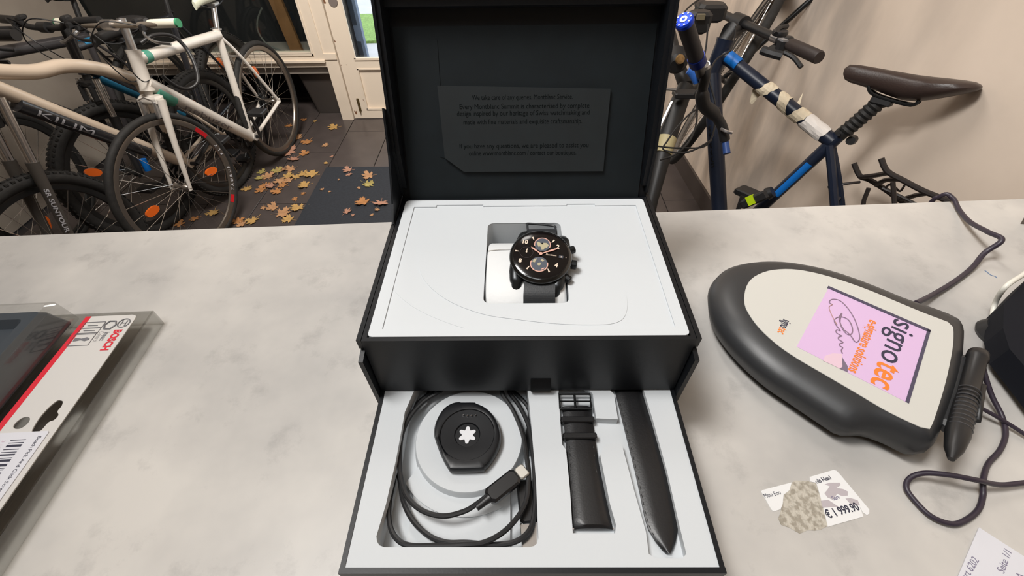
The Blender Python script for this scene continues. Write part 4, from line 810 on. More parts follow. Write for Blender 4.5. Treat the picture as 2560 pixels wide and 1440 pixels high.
        for s in (-1, 1):
            ge = cl+lr*s*(bw+.004)+sr*.031+hr*rise; gi = cl+lr*s*(bw-.12)+sr*.018+hr*rise
            MB().tube([Sx(gi), Sx(gi.lerp(ge, .1)), Sx(ge)], [.0145, .0165, .0168], 16).build('grip', k.get('gripm', BPL), hb_)
            if k.get('capm'): MB().tube([Sx(ge), Sx(ge+(ge-gi).normalized()*.008)], [.0172, .0162], 16).build('grip_end', k['capm'], hb_)
            gb = gi-(ge-gi).normalized()*.02
            MB().box(Sx(gb-sr*.008-hr*.008), (.045, .035, .028), (fs, flr, hd), bev=.009).box(Sx(gb+hr*.012-lr*s*.03), (.04, .035, .02), (fs, flr, hd), bev=.008).build('brake_clamp', BPL, hb_)
            MB().tube([Sx(p) for p in catmull([gb-sr*.02-hr*.015, gb-sr*.045-hr*.03+lr*s*.02, gb-sr*.055-hr*.05+lr*s*.07, gb-sr*.04-hr*.06+lr*s*.12], 5)], .005, 6, flat=1.4).build('brake_lever', k.get('leverm', BPL), hb_)
            MB().tube(catmull([Sx(gb-lr*s*.02-sr*.02), Sx(gb-lr*s*.10-sr*.09+hr*.03), Sx(gb-lr*s*.20-sr*.10-hr*.05), hl+hd*.05-lr*s*.03-sr*.05, hl+hd*.04-lr*s*.018+sr*.04], 8), .0024, 6).build('brake_cable', CORD, b)
        bk_ = MB()
        for s in (-1, 1): bk_.box(Sx(cr_-hd*.035+lr*s*.036-sr*.022), (.02, .018, .07), (fs, flr, hd), bev=.004)
        bk_.tube([Sx(cr_+hd*.005-lr*.04-sr*.03), Sx(cr_+hd*.02-sr*.035), Sx(cr_+hd*.005+lr*.04-sr*.03)], .003, 6); bk_.build('front_brake', ALU if not k.get('susp') else BPL, b)
    # rear wheel, drivetrain
    wheel(b, rh, sr, hr, lr, Rr, tr, k.get('rimm'), nsp=28, refl=k.get('refl2', (100,)), name='wheel', tread=k.get('tread', False), a_off=.1)
    ds = -1; CH = MB(); CH.lathe(bbp+lr*ds*.045, lr, [(.088, -.002), (.094, 0), (.088, .002), (.070, .002), (.070, -.002)], 36, loop=True)
    for q in range(5): a = 2*math.pi*q/5; CH.bar(bbp+lr*ds*.045, bbp+lr*ds*.045+(sr*math.cos(a)+hr*math.sin(a))*.075, .006, 6)
    cs = CH.build('chainring', SATIN, b)
    ca = k.get('crank', 35)
    for s, a in ((ds, ca), (-ds, ca+180)):
        d_ = sr*math.cos(R(a))+hr*math.sin(R(a)); p0 = bbp+lr*s*.065; p1 = p0+d_*.17+lr*s*.012
        MB().tube([bbp+lr*s*.03, p0], .010, 8).tube([p0, p1], [.014, .011], 10, flat=.6).build('crank_arm', k.get('crankm', BPL), b)
        pd_ = MB().box(p1+lr*s*.055, (.08, .085, .022), (sr, lr, hr), bev=.006); pd_.build('pedal', BPL, b)
    MB().lathe(rh+lr*ds*.040, lr, [(.022, .016), (.040, .010), (.036, 0), (.050, -.006), (.030, -.012)], 24).build('cassette', SATIN, b)
    c1 = bbp+lr*ds*.045; c2 = rh+lr*ds*.045
    MB().tube([c1+hr*.092, c2+hr*.040, c2-sr*(-.04), c2-hr*.040, c2-hr*.09+sr*.005, c2-hr*.12-sr*.01, c1-hr*.092, c1-sr*.092], .004, 5, closed=True).build('chain', SATIN, b)
    MB().box(c2-hr*.075+sr*.004, (.02, .012, .10), (sr, lr, hr), bev=.004).box(c2-hr*.02+sr*.015, (.04, .03, .035), (sr, lr, hr), bev=.008).build('derailleur', BPL, b)
    if k.get('kick'):
        MB().tube([rh-sr*.06-hr*.03+lr*ds*.05, rh-sr*.02-hr*.14+lr*ds*.09, rh+sr*.02-hr*.325+lr*ds*.15], [.012, .010, .012], 8).build('kickstand', BPL, b)
    return b, dict(hl=hl, hu=hu, hd=hd, sr=sr, hr=hr, lr=lr, bb=bbp, sc=scp, rh=rh, P=P3)
def mk(origin, heading, lean=0):
    t = V((math.cos(heading), math.sin(heading), 0)); sd = V((-t.y, t.x, 0)); up = V((0, 0, 1))*math.cos(lean)+sd*math.sin(lean); la_ = t.cross(up)
    return lambda s, h, l=0: V(origin)+t*s+up*h+la_*l
def tubetext(body, p0, p1, dirn, rad, size, m, parent, upd, bold=.0, off=.0006):
    """letters along a tube: p0->p1 line, lying on the side that faces dirn"""
    x = (p1-p0).normalized(); n = (dirn-x*dirn.dot(x)).normalized(); y = n.cross(x)
    o = text('lettering', body, size, p0+n*(rad+off)-y*size*.35, x, y, m, parent, th=.0002, bold=bold)
    import bmesh
    bm = bmesh.new(); bm.from_mesh(o.data); q0 = p0+n*(rad+off)-y*size*.35-ORG[parent.name]
    for c_ in range(-3, 14): bmesh.ops.bisect_plane(bm, geom=bm.verts[:]+bm.edges[:]+bm.faces[:], plane_co=q0+y*size*c_*.1, plane_no=y)
    bm.to_mesh(o.data); bm.free()
    org = ORG[parent.name]; L = (p1-p0).length; e = max((v.co+org-p0).dot(x) for v in o.data.vertices)
    for v in o.data.vertices:
        q = v.co+org-p0; a = q.dot(x)*L/e; b_ = q.dot(y); th_ = b_/(rad+off); v.co = p0+x*a+(n*math.cos(th_)+y*math.sin(th_))*(rad+off)-org
    return o

# white bicycle, nearest of the row
TW = mk((-1.66, 1.72, -.885), math.atan2(1.02, .06), 0)
gW = dict(fh=(0, 0), rh=(1.0, 0), bb=(.665, -.075), hl=(.135, .425), hu=(.175, .565), sc=(.775, .455), sad=(.845, .625))
bW, iW = bicycle('white bicycle with teal details and white grips on the kickstand', TW, gW, WPAINT, steer=R(-10), R=.345, tr=.016, gripm=mat('grip_cream', rgb(226, 222, 204), .55), capm=mat('cap_green', rgb(60, 140, 100), .5), barm=mat('bar_pearl', rgb(150, 140, 128), .3, metal=.5), stemm=ALU, post=ALU, sadm=mat('saddle_cream', rgb(216, 220, 200), .45), r=(.025, .030, .019, .027), stay=.0105, legr=.020, stem=(.105, .06), refl=(182, 352), kick=True, crank=280, crankm=BPL, leverm=ALU, rimm=mat('rim_silver_grey', rgb(120, 112, 104), .3, metal=.7), barw=.305, rise=.0)
toCam = (CAM-iW['bb']).normalized(); GTX = mat('letter_grey', rgb(120, 112, 112), .4)
tubetext('nebuzer', iW['hl'].lerp(iW['bb'], .25), iW['hl'].lerp(iW['bb'], .72), toCam, .0300, .042, GTX, bW, None)
MB().tube([iW['hl'].lerp(iW['bb'], .045), iW['hl'].lerp(iW['bb'], .10), iW['hl'].lerp(iW['bb'], .19)], [.0322, .0322, .0308], 14, flat=1).build('teal_band', TEAL, bW)['label'] = 'teal band on the down tube'
MB().tube([iW['hu'].lerp(iW['sc'], .06)-iW['hd']*.03, iW['hu'].lerp(iW['sc'], .12)-iW['hd']*.026], .0262, 14).build('teal_band', TEAL, bW)
lk = catmull([atd(*q) for q in ((352, 108, 1.95), (385, 88, 1.98), (430, 90, 2.05), (465, 120, 2.1), (488, 165, 2.12), (494, 205, 2.12), (470, 222, 2.1), (440, 215, 2.06), (405, 190, 2.0))], 5)
tag(MB().tube(lk, .0085, 10).build('cable_lock', BPL, loc=lk[0]), 'thick black cable lock looped over the frame of the white bicycle', 'lock')
# rim lettering on the front wheel
fwc = iW['P']('fh'); 
def rimtext(body, a0, da, rad, size, m, c, e1, e2, ax, parent, flip=1):
    for i, ch in enumerate(body):
        if ch == ' ': continue
        a = R(a0+da*i); d_ = e1*math.cos(a)+e2*math.sin(a); t_ = (-e1*math.sin(a)+e2*math.cos(a))*flip
        text('rim_letter', ch, size, c+d_*rad+ax, t_, -d_ if flip > 0 else d_, m, parent, th=.0002, bold=.0006, shear=.2)
st_ = R(-10); rotm = Matrix.Rotation(st_, 3, iW['hd']); e1, e2, axw = rotm@iW['sr'], rotm@iW['hr'], rotm@iW['lr']; fc = iW['hl']+rotm@(fwc-iW['hl'])
sgn = 1 if axw.dot(CAM-fc) > 0 else -1
MATS['rimred'] = mat('rim_red', rgb(200, 30, 40), .35)
def rimarc(a0, a1, m, nm='rim_sticker'):
    pr_ = []; ri = .345-.032
    o = MB(); n = 8
    for k in range(n):
        a, b_ = R(a0+(a1-a0)*k/n), R(a0+(a1-a0)*(k+1)/n); q = []
        for an, rd in ((a, ri-.001), (b_, ri-.001), (b_, ri-.021), (a, ri-.021)): q.append(fc+(e1*math.cos(an)+e2*math.sin(an))*rd+axw*sgn*(.0128 if rd > ri-.01 else .009))
        o.add(q, [(0, 1, 2, 3)])
    return o.build(nm, m, bW)
rimarc(25, 38, MATS['rimred']); rimarc(-48, -40, MATS['rimred'])
rimtext('TAURUS', -36, 4.6, .345-.032-.004, .022, PAPER, fc, e1, e2, axw*sgn*.0125, bW)
rimtext('FLY', 2, 4.6, .345-.032-.004, .020, PAPER, fc, e1, e2, axw*sgn*.0125, bW)

# black and blue mountain bike behind it
TB = mk((-2.0, 1.873, -.89), R(86), 0)
gB = dict(fh=(0, 0), rh=(1.06, 0), bb=(.66, -.06), hl=(.10, .46), hu=(.13, .585), sc=(.80, .50), sad=(.87, .76))
BLP = mat('blue_metallic', rgb(40, 120, 160), .3, metal=.3)
bB, iB = bicycle('black and blue mountain bike with chrome fork behind the white bicycle', TB, gB, mat('frame_black', (.015, .016, .02, 1), .3, coat=.3), steer=R(-14), R=.345, tr=.028, susp=True, forkm=BPL, tread=True, refl=(150,), crank=60, barw=.31, r=(.018, .021, .017, .022))
for a, b_, n_ in (('hu', 'sc', .0188), ('hl', 'bb', .0218)):
    A, B = iB[a]-(iB['hd']*.028 if a == 'hu' else V((0, 0, 0))), iB[b_]; off = V((0, 0, .0025))
    MB().tube([A.lerp(B, .08)+off, A.lerp(B, .75)+off], n_-.0006, 14).build('blue_stripe', BLP, bB)['label'] = 'metallic blue stripe along the tube'
# grey-white bicycle further back
TG = mk((-2.42, 1.75, -.885), R(86), 0)
gG = dict(fh=(0, 0), rh=(1.04, 0), bb=(.66, -.07), hl=(.13, .42), hu=(.17, .57), sc=(.78, .44), sad=(.84, .66))
bG, iG = bicycle('dark grey bicycle furthest back against the wall', TG, gG, mat('frame_dark_grey', rgb(58, 56, 58), .35), steer=R(8), R=.345, tr=.018, r=(.026, .027, .017, .022), crank=120, refl=(60, 240), barw=.30)
# mountain bike with lettered down tube at the near end
TK = mk((-1.868, 1.217, -.89), R(84), 0)
gK = dict(fh=(0, 0), rh=(1.06, 0), bb=(.77, -.015), hl=(.178, .615), hu=(.205, .70), sc=(.775, .42), sad=(.83, .62))
bK, iK = bicycle('cream and black mountain bike with lettered down tube at the near end', TK, gK, mat('cream_paint', rgb(196, 180, 162), .3, coat=.2), steer=R(-6), R=.345, tr=.026, susp=True, forkm=mat('fork_grey', rgb(70, 66, 62), .45), tread=True, crank=200, barw=.32, r=(.027, .027, .017, .026), refl=(170,), via=[(.368, .602), (.497, .578), (.636, .5175)])
A, B = iK['hl'].lerp(iK['bb'], .10), iK['hl'].lerp(iK['bb'], .72)
MB().tube([A+V((.006, -.003, -.015)), B+V((.006, -.003, -.015))], .0262, 14).build('black_panel', mat('frame_black_gloss', (.02, .02, .022, 1), .25, coat=.4), bK)['label'] = 'black lettered panel of the down tube'
tubetext('KILIM', iK['hl'].lerp(iK['bb'], .15)+V((.006, -.003, -.015)), iK['hl'].lerp(iK['bb'], .40)+V((.006, -.003, -.015)), V((1.0, -1.0, .30)), .0264, .034, PAPER, bK, None, bold=.0002, off=.0022)
fk0 = iK['hl']-iK['hd']*.05; fkb = iK['P']('fh')
lsg = 1 if iK['lr'].x > 0 else -1
rK = Matrix.Rotation(R(-6), 3, iK['hd']); lrK = rK@iK['lr']
f0 = iK['hl']+rK@(fk0-iK['hl'])+lrK*lsg*.055; f1 = iK['hl']+rK@(fkb-iK['hl'])+lrK*lsg*.056
tubetext('SR SUNTOUR', f0.lerp(f1, .50), f0.lerp(f1, .80), CAM-f1, .0195, .020, PAPER, bK, None, bold=.0005, off=.0012)
MB().bar(TB(.03, .06, .075), TB(.02, .0, .075), .016, 12).bar(TB(.03, .06, -.075), TB(.02, .0, -.075), .016, 12).build('axle_cap', BLUE, bB)['label'] = 'bright blue cap at the fork end'

# navy bicycle leaning on the right wall
hA = R(133.6); tA = V((-math.cos(hA), -math.sin(hA), 0)); SA = CAM+(V((.874, .983, -.285))-CAM)*1.06
lnA = R(-13.7); fwdA = V((math.cos(hA), math.sin(hA), 0)); sdA = V((-fwdA.y, fwdA.x, 0)); upA = V((0, 0, 1))*math.cos(lnA)+sdA*math.sin(lnA); nA = tA.cross(upA)
def onA(x, y, l=0):
    d = ray(x, y); P0 = SA+nA*l; return CAM+d*((P0-CAM).dot(nA)/d.dot(nA))
def A2(x, y): p = onA(x, y)-SA; return p.dot(tA), p.dot(upA)
TA = lambda s, h, l=0: SA+tA*s+upA*h+nA*l
gA = dict(sc=(0, 0), bb=A2(1803, 612), hl=A2(1772, 205), hu=A2(1812, 105)); bbx, bbh = gA['bb']
sh_ = A2(2094, 508); gA['rh'] = (sh_[0]*(-.515/sh_[1]), -.515); gA['fh'] = (gA['hl'][0]-.13, bbh+.06); sd2 = A2(2285, 205); gA['sad'] = (sd2[0], sd2[1])
bA, iA = bicycle('navy blue bicycle with masking tape on its top tube leaning on the wall', TA, gA, NAVY, front=False, sad=False, postto=(.055, .128), stay=.0135, R=.345, tr=.02, post=BPL, sadm=mat('saddle_brown_black', rgb(58, 46, 42), .4, bump=.3, bscale=300), r=(.021, .026, .0175, .026), crank=100, sadL=.30, refl=())
sst = [(2110, 180, 190, .012), (2113, 170, 200, .018), (2126, 161, 208, .022), (2150, 162, 215, .024), (2185, 168, 226, .027), (2220, 174, 240, .034), (2255, 180, 252, .045), (2295, 187, 255, .058), (2335, 192, 250, .066), (2375, 196, 243, .068), (2415, 201, 235, .062), (2440, 205, 229, .050), (2452, 211, 224, .034), (2456, 215, 219, .018)]
rgs = []
for px_, ta_, ba_, hw in sst:
    (s1_, h1_), (s2_, h2_) = A2(px_, ta_), A2(px_, ba_); r = []
    for k in range(18):
        t = 2*math.pi*k/18; cz, cx_ = math.sin(t), math.cos(t); f = (1-cz*.96)/2; f = f**1.25 if f < .5 else f
        r.append(TA(s1_*(1-f)+s2_*f, h1_*(1-f)+h2_*f, hw*cx_*.8))
    rgs.append(r)
MB().loft(rgs, smooth=True).build('saddle', mat('saddle_brown_black', rgb(58, 46, 42), .4, bump=.3, bscale=300), bA)
for l_ in (-.02, .02): MB().tube(catmull([TA(*A2(2172, 214), l_*.5), TA(*A2(2182, 232), l_), TA(*A2(2215, 246), l_), TA(*A2(2280, 262), l_), TA(*A2(2300, 250), l_)], 4), .0042, 8).build('saddle_rail', SATIN, bA)
# its handlebar, turned, with stem, grip, lever and shifter
pR, pS = at(2046, 143, -.115), at(1850, 55, -.135); bdir = (pS-pR).normalized(); pLft = pS+bdir*.30; bdn = bdir.cross(V((0, 0, 1))).normalized()
hbp = catmull([pR, pR.lerp(pS, .35), pR.lerp(pS, .75)+V((0, 0, .0)), pS, pS+bdir*.08, pLft+V((0, 0, .0))], 6)
MB().tube([iA['hu'], iA['hu']+iA['hd']*.035, pS-V((0, 0, .03))], [.024, .022, .020], 14).bar(pS-V((0, 0, .035)), pS+V((0, 0, .004)), .021, 14).bar(pS-bdir*.03, pS+bdir*.03, .024, 14).build('stem', BPL, bA)
hbo = MB().tube(hbp, .0135, 12).build('handlebar', BPL, bA)
MB().bar(pR.lerp(pS, .44), pR.lerp(pS, .52), .0142, 12).build('bar_sleeve', ALU, hbo)['label'] = 'silver sleeve on the bar'
MB().tube([pR-bdir*.004, pR, pR+bdir*.12, pR+bdir*.13], [.015, .0175, .0172, .0145], 18).build('grip', mat('grip_brown_black', rgb(50, 42, 40), .55, bump=.3, bscale=400), hbo)
MB().tube([pLft+bdir*.004, pLft, pLft-bdir*.12], [.015, .0175, .0172], 18).build('grip', MATS['grip_brown_black'], hbo)
def px3(q, z): return at(*q, z)
MB().box(pR+bdir*.150-V((0, 0, .004)), (.035, .04, .04), (bdir, bdn, V((0, 0, 1))), bev=.008).box(pR+bdir*.175-V((0, 0, .03)), (.05, .035, .03), (bdir, bdn, V((0, 0, 1))), bev=.010).build('shifter', BPL, hbo)
MB().tube(catmull([atd(1905, 125, 1.13), atd(1925, 132, 1.12), atd(1955, 140, 1.11)], 4), .011, 8).tube(catmull([atd(1960, 130, 1.12), atd(1985, 145, 1.11), atd(2003, 168, 1.10)], 4), .006, 8).build('brake_lever', BPL, hbo)
MB().tube(catmull([atd(1940, 85, 1.16), atd(1948, 70, 1.17), atd(1968, 66, 1.18)], 4), .006, 8).lathe(atd(1950, 82, 1.17), V((0, 0, 1)), [(.018, -.006), (.02, 0), (.018, .006)], 16).build('bell', BPL, hbo)
MB().box(atd(1958, 100, 1.10), (.022, .014, .004), (bdir, bdn, V((0, 0, 1)))).build('shifter_display', mat('display_grey', rgb(120, 120, 122), .3), hbo)
# decals, tape, rack
def onTA(s): return iA['hu']-iA['hd']*.03
tt0 = iA['hu']-iA['hd']*.03
def band3(p, q, a, b_, rad, m, nm, off=V((0, 0, 0)), n=14): return MB().tube([p.lerp(q, a)+off, p.lerp(q, b_)+off], rad, n).build(nm, m, bA)
for a_, b_, f0, f1, rd_, up2 in ((tt0, iA['sc'], .07, .22, .0200, .004), (iA['sc'], iA['bb'], .17, .50, .0150, -.001)):
    dc = (CAM-a_.lerp(b_, .3)).normalized(); band3(a_, b_, f0, f1-.05, rd_, BLUE, 'blue_decal', dc*.0036+V((0, 0, up2)))
def tape(a0, a1, skew, m=TAPE, seed=1):
    random.seed(seed); p, q = tt0.lerp(iA['sc'], a0), tt0.lerp(iA['sc'], a1); x = (q-p).normalized(); u, v = frame_of(x); rings = []
    for i in range(5):
        r = []
        for k in range(16):
            an = 2*math.pi*k/16; r.append(p.lerp(q, i/4)+x*skew*math.sin(an)+(u*math.cos(an)+v*math.sin(an))*(.0222+random.random()*.002)+x*(random.random()-.5)*.006)
        rings.append(r)
    return MB().loft(rings, caps=False, smooth=False).build('tape_wrap', m, bA)
tape(.40, .47, .012, seed=1); tape(.56, .64, -.014, seed=2); tape(.68, .76, .010, seed=3)
tape(.77, .93, .004, mat('tape_white', rgb(228, 222, 216), .6), seed=4)
def flag(pts, dep=None):
    P_ = [onA(*q, l) for q, l in pts]; return P_
for pts in ([((1882, 222), -.022), ((1900, 212), -.03), ((1945, 222), -.03), ((1925, 232), -.024), ((1898, 240), -.024), ((1880, 262), -.028), ((1874, 256), -.026)], [((1985, 285), -.022), ((1990, 262), -.03), ((2008, 230), -.045), ((2000, 262), -.032), ((1998, 285), -.022)]):
    P_ = [onA(*q, l) for q, l in pts]; n_ = len(P_); MB().add([p for p in P_]+[p+V((.0006, .0006, 0)) for p in P_], [tuple(range(n_)), tuple(range(n_, 2*n_))[::-1]]+[(i, (i+1) % n_, (i+1) % n_+n_, i+n_) for i in range(n_)]).build('tape_end', TAPE, bA)
tubetext('OUTDOOR', iA['hl'].lerp(iA['bb'], .24), iA['hl'].lerp(iA['bb'], .50), (CAM-iA['hl']), .0268, .034, mat('letter_black', (.003, .003, .004, 1), .5), bA, None, bold=.0008)
RK = MB(); rr_ = .0065
for pth in ([(2135, 408), (2150, 440), (2175, 450), (2215, 475), (2250, 500), (2290, 525)], [(2203, 396), (2218, 428), (2260, 452), (2310, 478), (2365, 500), (2420, 525)]):
    RK.tube(catmull([onA(*q, -.05 if pth[0][0] < 2200 else .06) for q in pth], 5), .0075, 8)
RK.tube(catmull([onA(2150, 443, -.05), onA(2190, 438, 0), onA(2222, 432, .06)], 4), rr_, 8).tube(catmull([onA(2190, 462, -.05), onA(2215, 450, 0), onA(2250, 448, .06)], 4), rr_, 8).tube([onA(2250, 500, -.05), onA(2290, 488, 0), onA(2320, 483, .06)], rr_, 8)
RK.tube(catmull([onA(2070, 468, -.03), onA(2110, 460, -.03), onA(2150, 455, -.05)], 4), .004, 6).tube([onA(2172, 470, -.05), onA(2160, 500, -.05), onA(2150, 560, -.05)], .006, 8).tube([onA(2232, 455, .06), onA(2235, 490, .06), onA(2240, 560, .06)], .006, 8).tube([onA(2205, 470, 0), onA(2250, 490, 0), onA(2300, 515, 0)], .004, 6)
RK.tube(catmull([onA(2215, 470, -.0), onA(2222, 462, 0), onA(2235, 466, 0), onA(2250, 478, 0), onA(2262, 462, 0)], 4), .003, 6)
RK.build('luggage_rack', mat('rack_black', rgb(44, 38, 36), .45), bA)
MB().tube(catmull([onA(2110, 325, -.01), onA(2090, 332, -.02), onA(2082, 345, -.02), onA(2100, 345, -.02)], 4), .004, 8).lathe(onA(2130, 350, -.03), nA, [(.012, -.02), (.014, 0), (.012, .02)], 12).build('seat_lever', BPL, bA)
# pleated suspension seatpost boot
sp0, sp1 = TA(*A2(2112, 330)), TA(*A2(2205, 250)); bo = MB(); L_ = 16; bo.tube([sp0.lerp(sp1, i/L_) for i in range(L_+1)], [.0215 if i % 2 else .0175 for i in range(L_+1)], 14).build('seatpost_boot', mat('boot_rubber', (.012, .012, .012, 1), .6), bA)
# pedal with yellow reflector just above the counter edge
sN = 1 if nA.dot(CAM-SA) > 0 else -1
A_, B_ = onA(1856, 512, sN*.06), onA(1925, 482, sN*.06); pdx = (B_-A_).normalized()
MB().box(A_.lerp(B_, .5), ((B_-A_).length, .05, .03), (pdx, nA, pdx.cross(nA)), bev=.008).tube([B_.lerp(A_, .1), B_.lerp(A_, -.1)], [.02, .017], 12).build('front_lamp', BPL, bA)
MB().box(A_.lerp(B_, .38)+nA*sN*.02+V((0, 0, .006)), (.022, .016, .030), (pdx, nA, pdx.cross(nA))).build('yellow_reflector', mat('reflector_yellow', rgb(190, 220, 20), .4), bA)['label'] = 'bright yellow green reflector'

# dark city bicycle hanging behind it by the same wall
Wn = CAM+(V((.772, 1.561, -.335))-CAM)*1.13; aw, bwk = R(65.0), R(-17.7)
e1 = V((math.cos(aw), math.sin(aw), 0)); nn_ = V((-math.sin(aw), math.cos(aw), 0)); e2 = V((0, 0, 1))*math.cos(bwk)+nn_*math.sin(bwk); axn = e1.cross(e2)
bC = thing('bicycle', 'black bicycle with blue ended grip hanging on the wall behind the navy one', 'bicycle', (.70, 1.5, -.7))
wheel(bC, Wn, e1, e2, axn, .390, .016, mat('rim_grey_stripe', rgb(110, 108, 106), .3, metal=.6), nsp=28)
FC = MB(); FC.tube([atd(1715, 215, 1.42), atd(1690, 275, 1.42), atd(1660, 370, 1.42), atd(1628, 500, 1.44), atd(1600, 640, 1.48)], [.024, .030, .029, .022, .02], 16)
FC.tube([atd(1715, 215, 1.42), atd(1690, 150, 1.45), atd(1668, 60, 1.52), atd(1660, -20, 1.56)], [.022, .020, .020, .020], 14)
FC.tube([atd(1700, 250, 1.42), atd(1745, 210, 1.6), Wn], .012, 10)
FC.build('frame', mat('frame_dark_city', (.010, .0095, .0095, 1), .5), bC)
MB().tube([atd(1668, 345, 1.418), atd(1656, 385, 1.418)], [.0304, .0285], 16).build('cream_sticker', mat('sticker_cream', rgb(176, 164, 124), .5), bC)['label'] = 'cream sticker around the tube'
MB().b2(atd(1700, 235, 1.36)-V((.02, .02, .008)), atd(1700, 235, 1.36)+V((.05, .02, .008)), bev=.004).build('clamp_block', BPL, bC)
g0_, g1_ = atd(1709, 48, .88), atd(1745, 158, .985); gd = (g1_-g0_).normalized(); gu, gv = frame_of(gd)
BG = mat('grip_blue_anodised', rgb(20, 60, 190), .25, metal=.6)
hC = MB().tube([g1_, atd(1752, 185, 1.10), atd(1760, 215, 1.16), atd(1745, 235, 1.3)], .0115, 12).build('handlebar', BPL, bC)
MB().tube([g0_+gd*.008, g1_.lerp(g0_, .15)], [.0165, .0168], 20).build('grip', mat('grip_black_rubber', (.012, .011, .014, 1), .5), hC)
MB().tube([g0_+gd*.010, g0_+gd*.003, g0_], [.0185, .0185, .0160], 24).build('grip_end', BG, hC)['label'] = 'blue anodised bar end'
MB().lathe(g0_+gd*.0002, -gd, [(.0045, -.001), (.0075, -.0005), (.0072, .0012), (.0035, .0012), (.003, .0)], 18).build('end_bolt', mat('bolt_silver', (.7, .68, .65, 1), .3, metal=1), hC)
for q in range(8):
    a = 2*math.pi*q/8; c_ = g0_+(gu*math.cos(a)+gv*math.sin(a))*.0135-gd*.0003; MB().lathe(c_, -gd, [(.0019, 0), (.0019, .0006), (0, .0006)], 8).build('end_dimple', MATS['emblem_white'], hC)
MB().tube([g1_.lerp(g0_, .16), g1_], [.0185, .0185], 20).build('grip_ring', mat('ring_blue', rgb(16, 36, 110), .3, metal=.5), hC)
# lever bodies with blue caps
BC = mat('blue_cap', rgb(50, 105, 190), .5)
MB().tube([atd(1722, 172, 1.12), atd(1733, 178, 1.12), atd(1745, 205, 1.13)], [.013, .0145, .0115], 14).build('blue_cap', BC, bC)['label'] = 'blue plastic cap on a lever'
MB().tube([atd(1813, 352, 1.2), atd(1817, 384, 1.2)], [.0085, .0095], 12).build('blue_cap', mat('blue_cap_dark', rgb(38, 70, 130), .5), bC)
AR = MB().tube(catmull([atd(1763, 168, 1.08), atd(1764, 190, 1.09), atd(1756, 225, 1.12), atd(1760, 262, 1.14), atd(1785, 285, 1.16), atd(1805, 315, 1.18), atd(1812, 350, 1.2)], 4), [.012]*9+[.017]*8+[.013]*8, 12); AR.build('brake_arm', BPL, bC)
MB().tube([atd(1762, 163, 1.075), atd(1763, 170, 1.08)], .0125, 16).lathe(atd(1762, 163, 1.075), (atd(1762, 163, 1.075)-atd(1763, 172, 1.085)), [(.0115, 0), (.0118, .002), (.0095, .002), (.009, 0)], 18, loop=True).build('bar_end_ring', ALU, bC)
MB().tube(catmull([atd(1803, 322, 1.17), atd(1815, 328, 1.16), atd(1830, 332, 1.16)], 3), .004, 8).build('adjuster', ALU, bC)
HL = MB(); HL.lathe(atd(1690, 150, 1.35), V((.1, .9, .2)), [(.02, -.03), (.032, -.02), (.034, .02), (.02, .03)], 20); HL.build('head_lamp', BPL, bC)
MB().lathe(atd(1700, 148, 1.31), V((.1, -.9, .3)), [(.014, 0), (.012, .006), (0, .008)], 16).build('lamp_lens', mat('lens_amber', rgb(140, 110, 70), .15, metal=.4), bC)
MB().box(atd(1745, 55, 1.35), (.07, .05, .06), bev=.012).box(atd(1775, 30, 1.4), (.09, .06, .05), bev=.012).build('shifter_box', BPL, bC)
MB().box(atd(1752, 42, 1.31), (.022, .01, .014)).build('shifter_window', mat('window_sand', rgb(120, 112, 90), .5), bC)
CBL = MB()
for pth, d0, d1 in (([(1770, 60), (1766, 110), (1760, 160), (1775, 210), (1790, 280), (1770, 360), (1700, 370), (1640, 365)], 1.3, 1.3), ([(1800, 270), (1740, 275), (1700, 310), (1670, 350), (1660, 375), (1720, 380), (1780, 350)], 1.25, 1.25), ([(1740, 240), (1742, 300), (1725, 350), (1690, 385), (1650, 400)], 1.3, 1.3), ([(1840, 60), (1830, 120), (1790, 150), (1768, 200), (1770, 240)], 1.4, 1.25), ([(1650, 90), (1690, 60), (1720, 20), (1760, -10)], 1.3, 1.4)):
    n_ = len(pth); CBL.tube(catmull([atd(*q, d0+(d1-d0)*i/(n_-1)) for i, q in enumerate(pth)], 6), .0026, 6)
CBL.build('control_cables', CORD, bC)
MB().tube([atd(1644, 330, 1.40), atd(1680, 255, 1.40)], .006, 6).tube([atd(1662, 222, 1.34), atd(1690, 224, 1.34)], .004, 6).build('bracket', ALU, bC)
# support rail on the wall carrying the hanging bicycle
MB().bar(V((WX(1.75)+.0, 1.75, -.12)), Wn, .010, 10).build('wall_hook', SATIN, bC)
# low plinth that the navy bicycle stands on (behind the counter)
zlow = min((iA['P']('rh')).z, 0)-.37*math.cos(lnA)
pt = MB().prism([(.50, .55), (1.10, .55), (1.06, 1.75), (.20, 1.75)], FZ, zlow+.004, ).build('bike_plinth', mat('plinth_grey', rgb(90, 84, 80), .7), loc=(.7, 1.2, FZ)); tag(pt, 'low grey plinth under the navy bicycle behind the counter', 'plinth')

# ------------------------------------------------------------------ autumn leaves
LC = [mat('leaf_gold', rgb(178, 142, 84), .75, var=.15, scale=25), mat('leaf_tan', rgb(172, 130, 92), .75, var=.15, scale=25), mat('leaf_orange', rgb(168, 116, 68), .75, var=.18, scale=25), mat('leaf_yellow_green', rgb(158, 144, 84), .75, var=.15, scale=25), mat('leaf_pink_brown', rgb(168, 124, 102), .75, var=.12, scale=25)]
LN = ['golden', 'tan', 'orange brown', 'yellow green', 'pinkish brown']
half = [(0, 1.0), (.07, .82), (.16, .84), (.13, .66), (.24, .62), (.19, .46), (.36, .66), (.46, .80), (.50, .66), (.66, .68), (.60, .54), (.84, .44), (.66, .34), (.72, .22), (.46, .16), (.34, .06), (.52, -.12), (.64, -.20), (.46, -.22), (.38, -.32), (.18, -.18), (.04, -.20)]
outl = half+[(-a, b) for a, b in half[::-1] if a > .001]
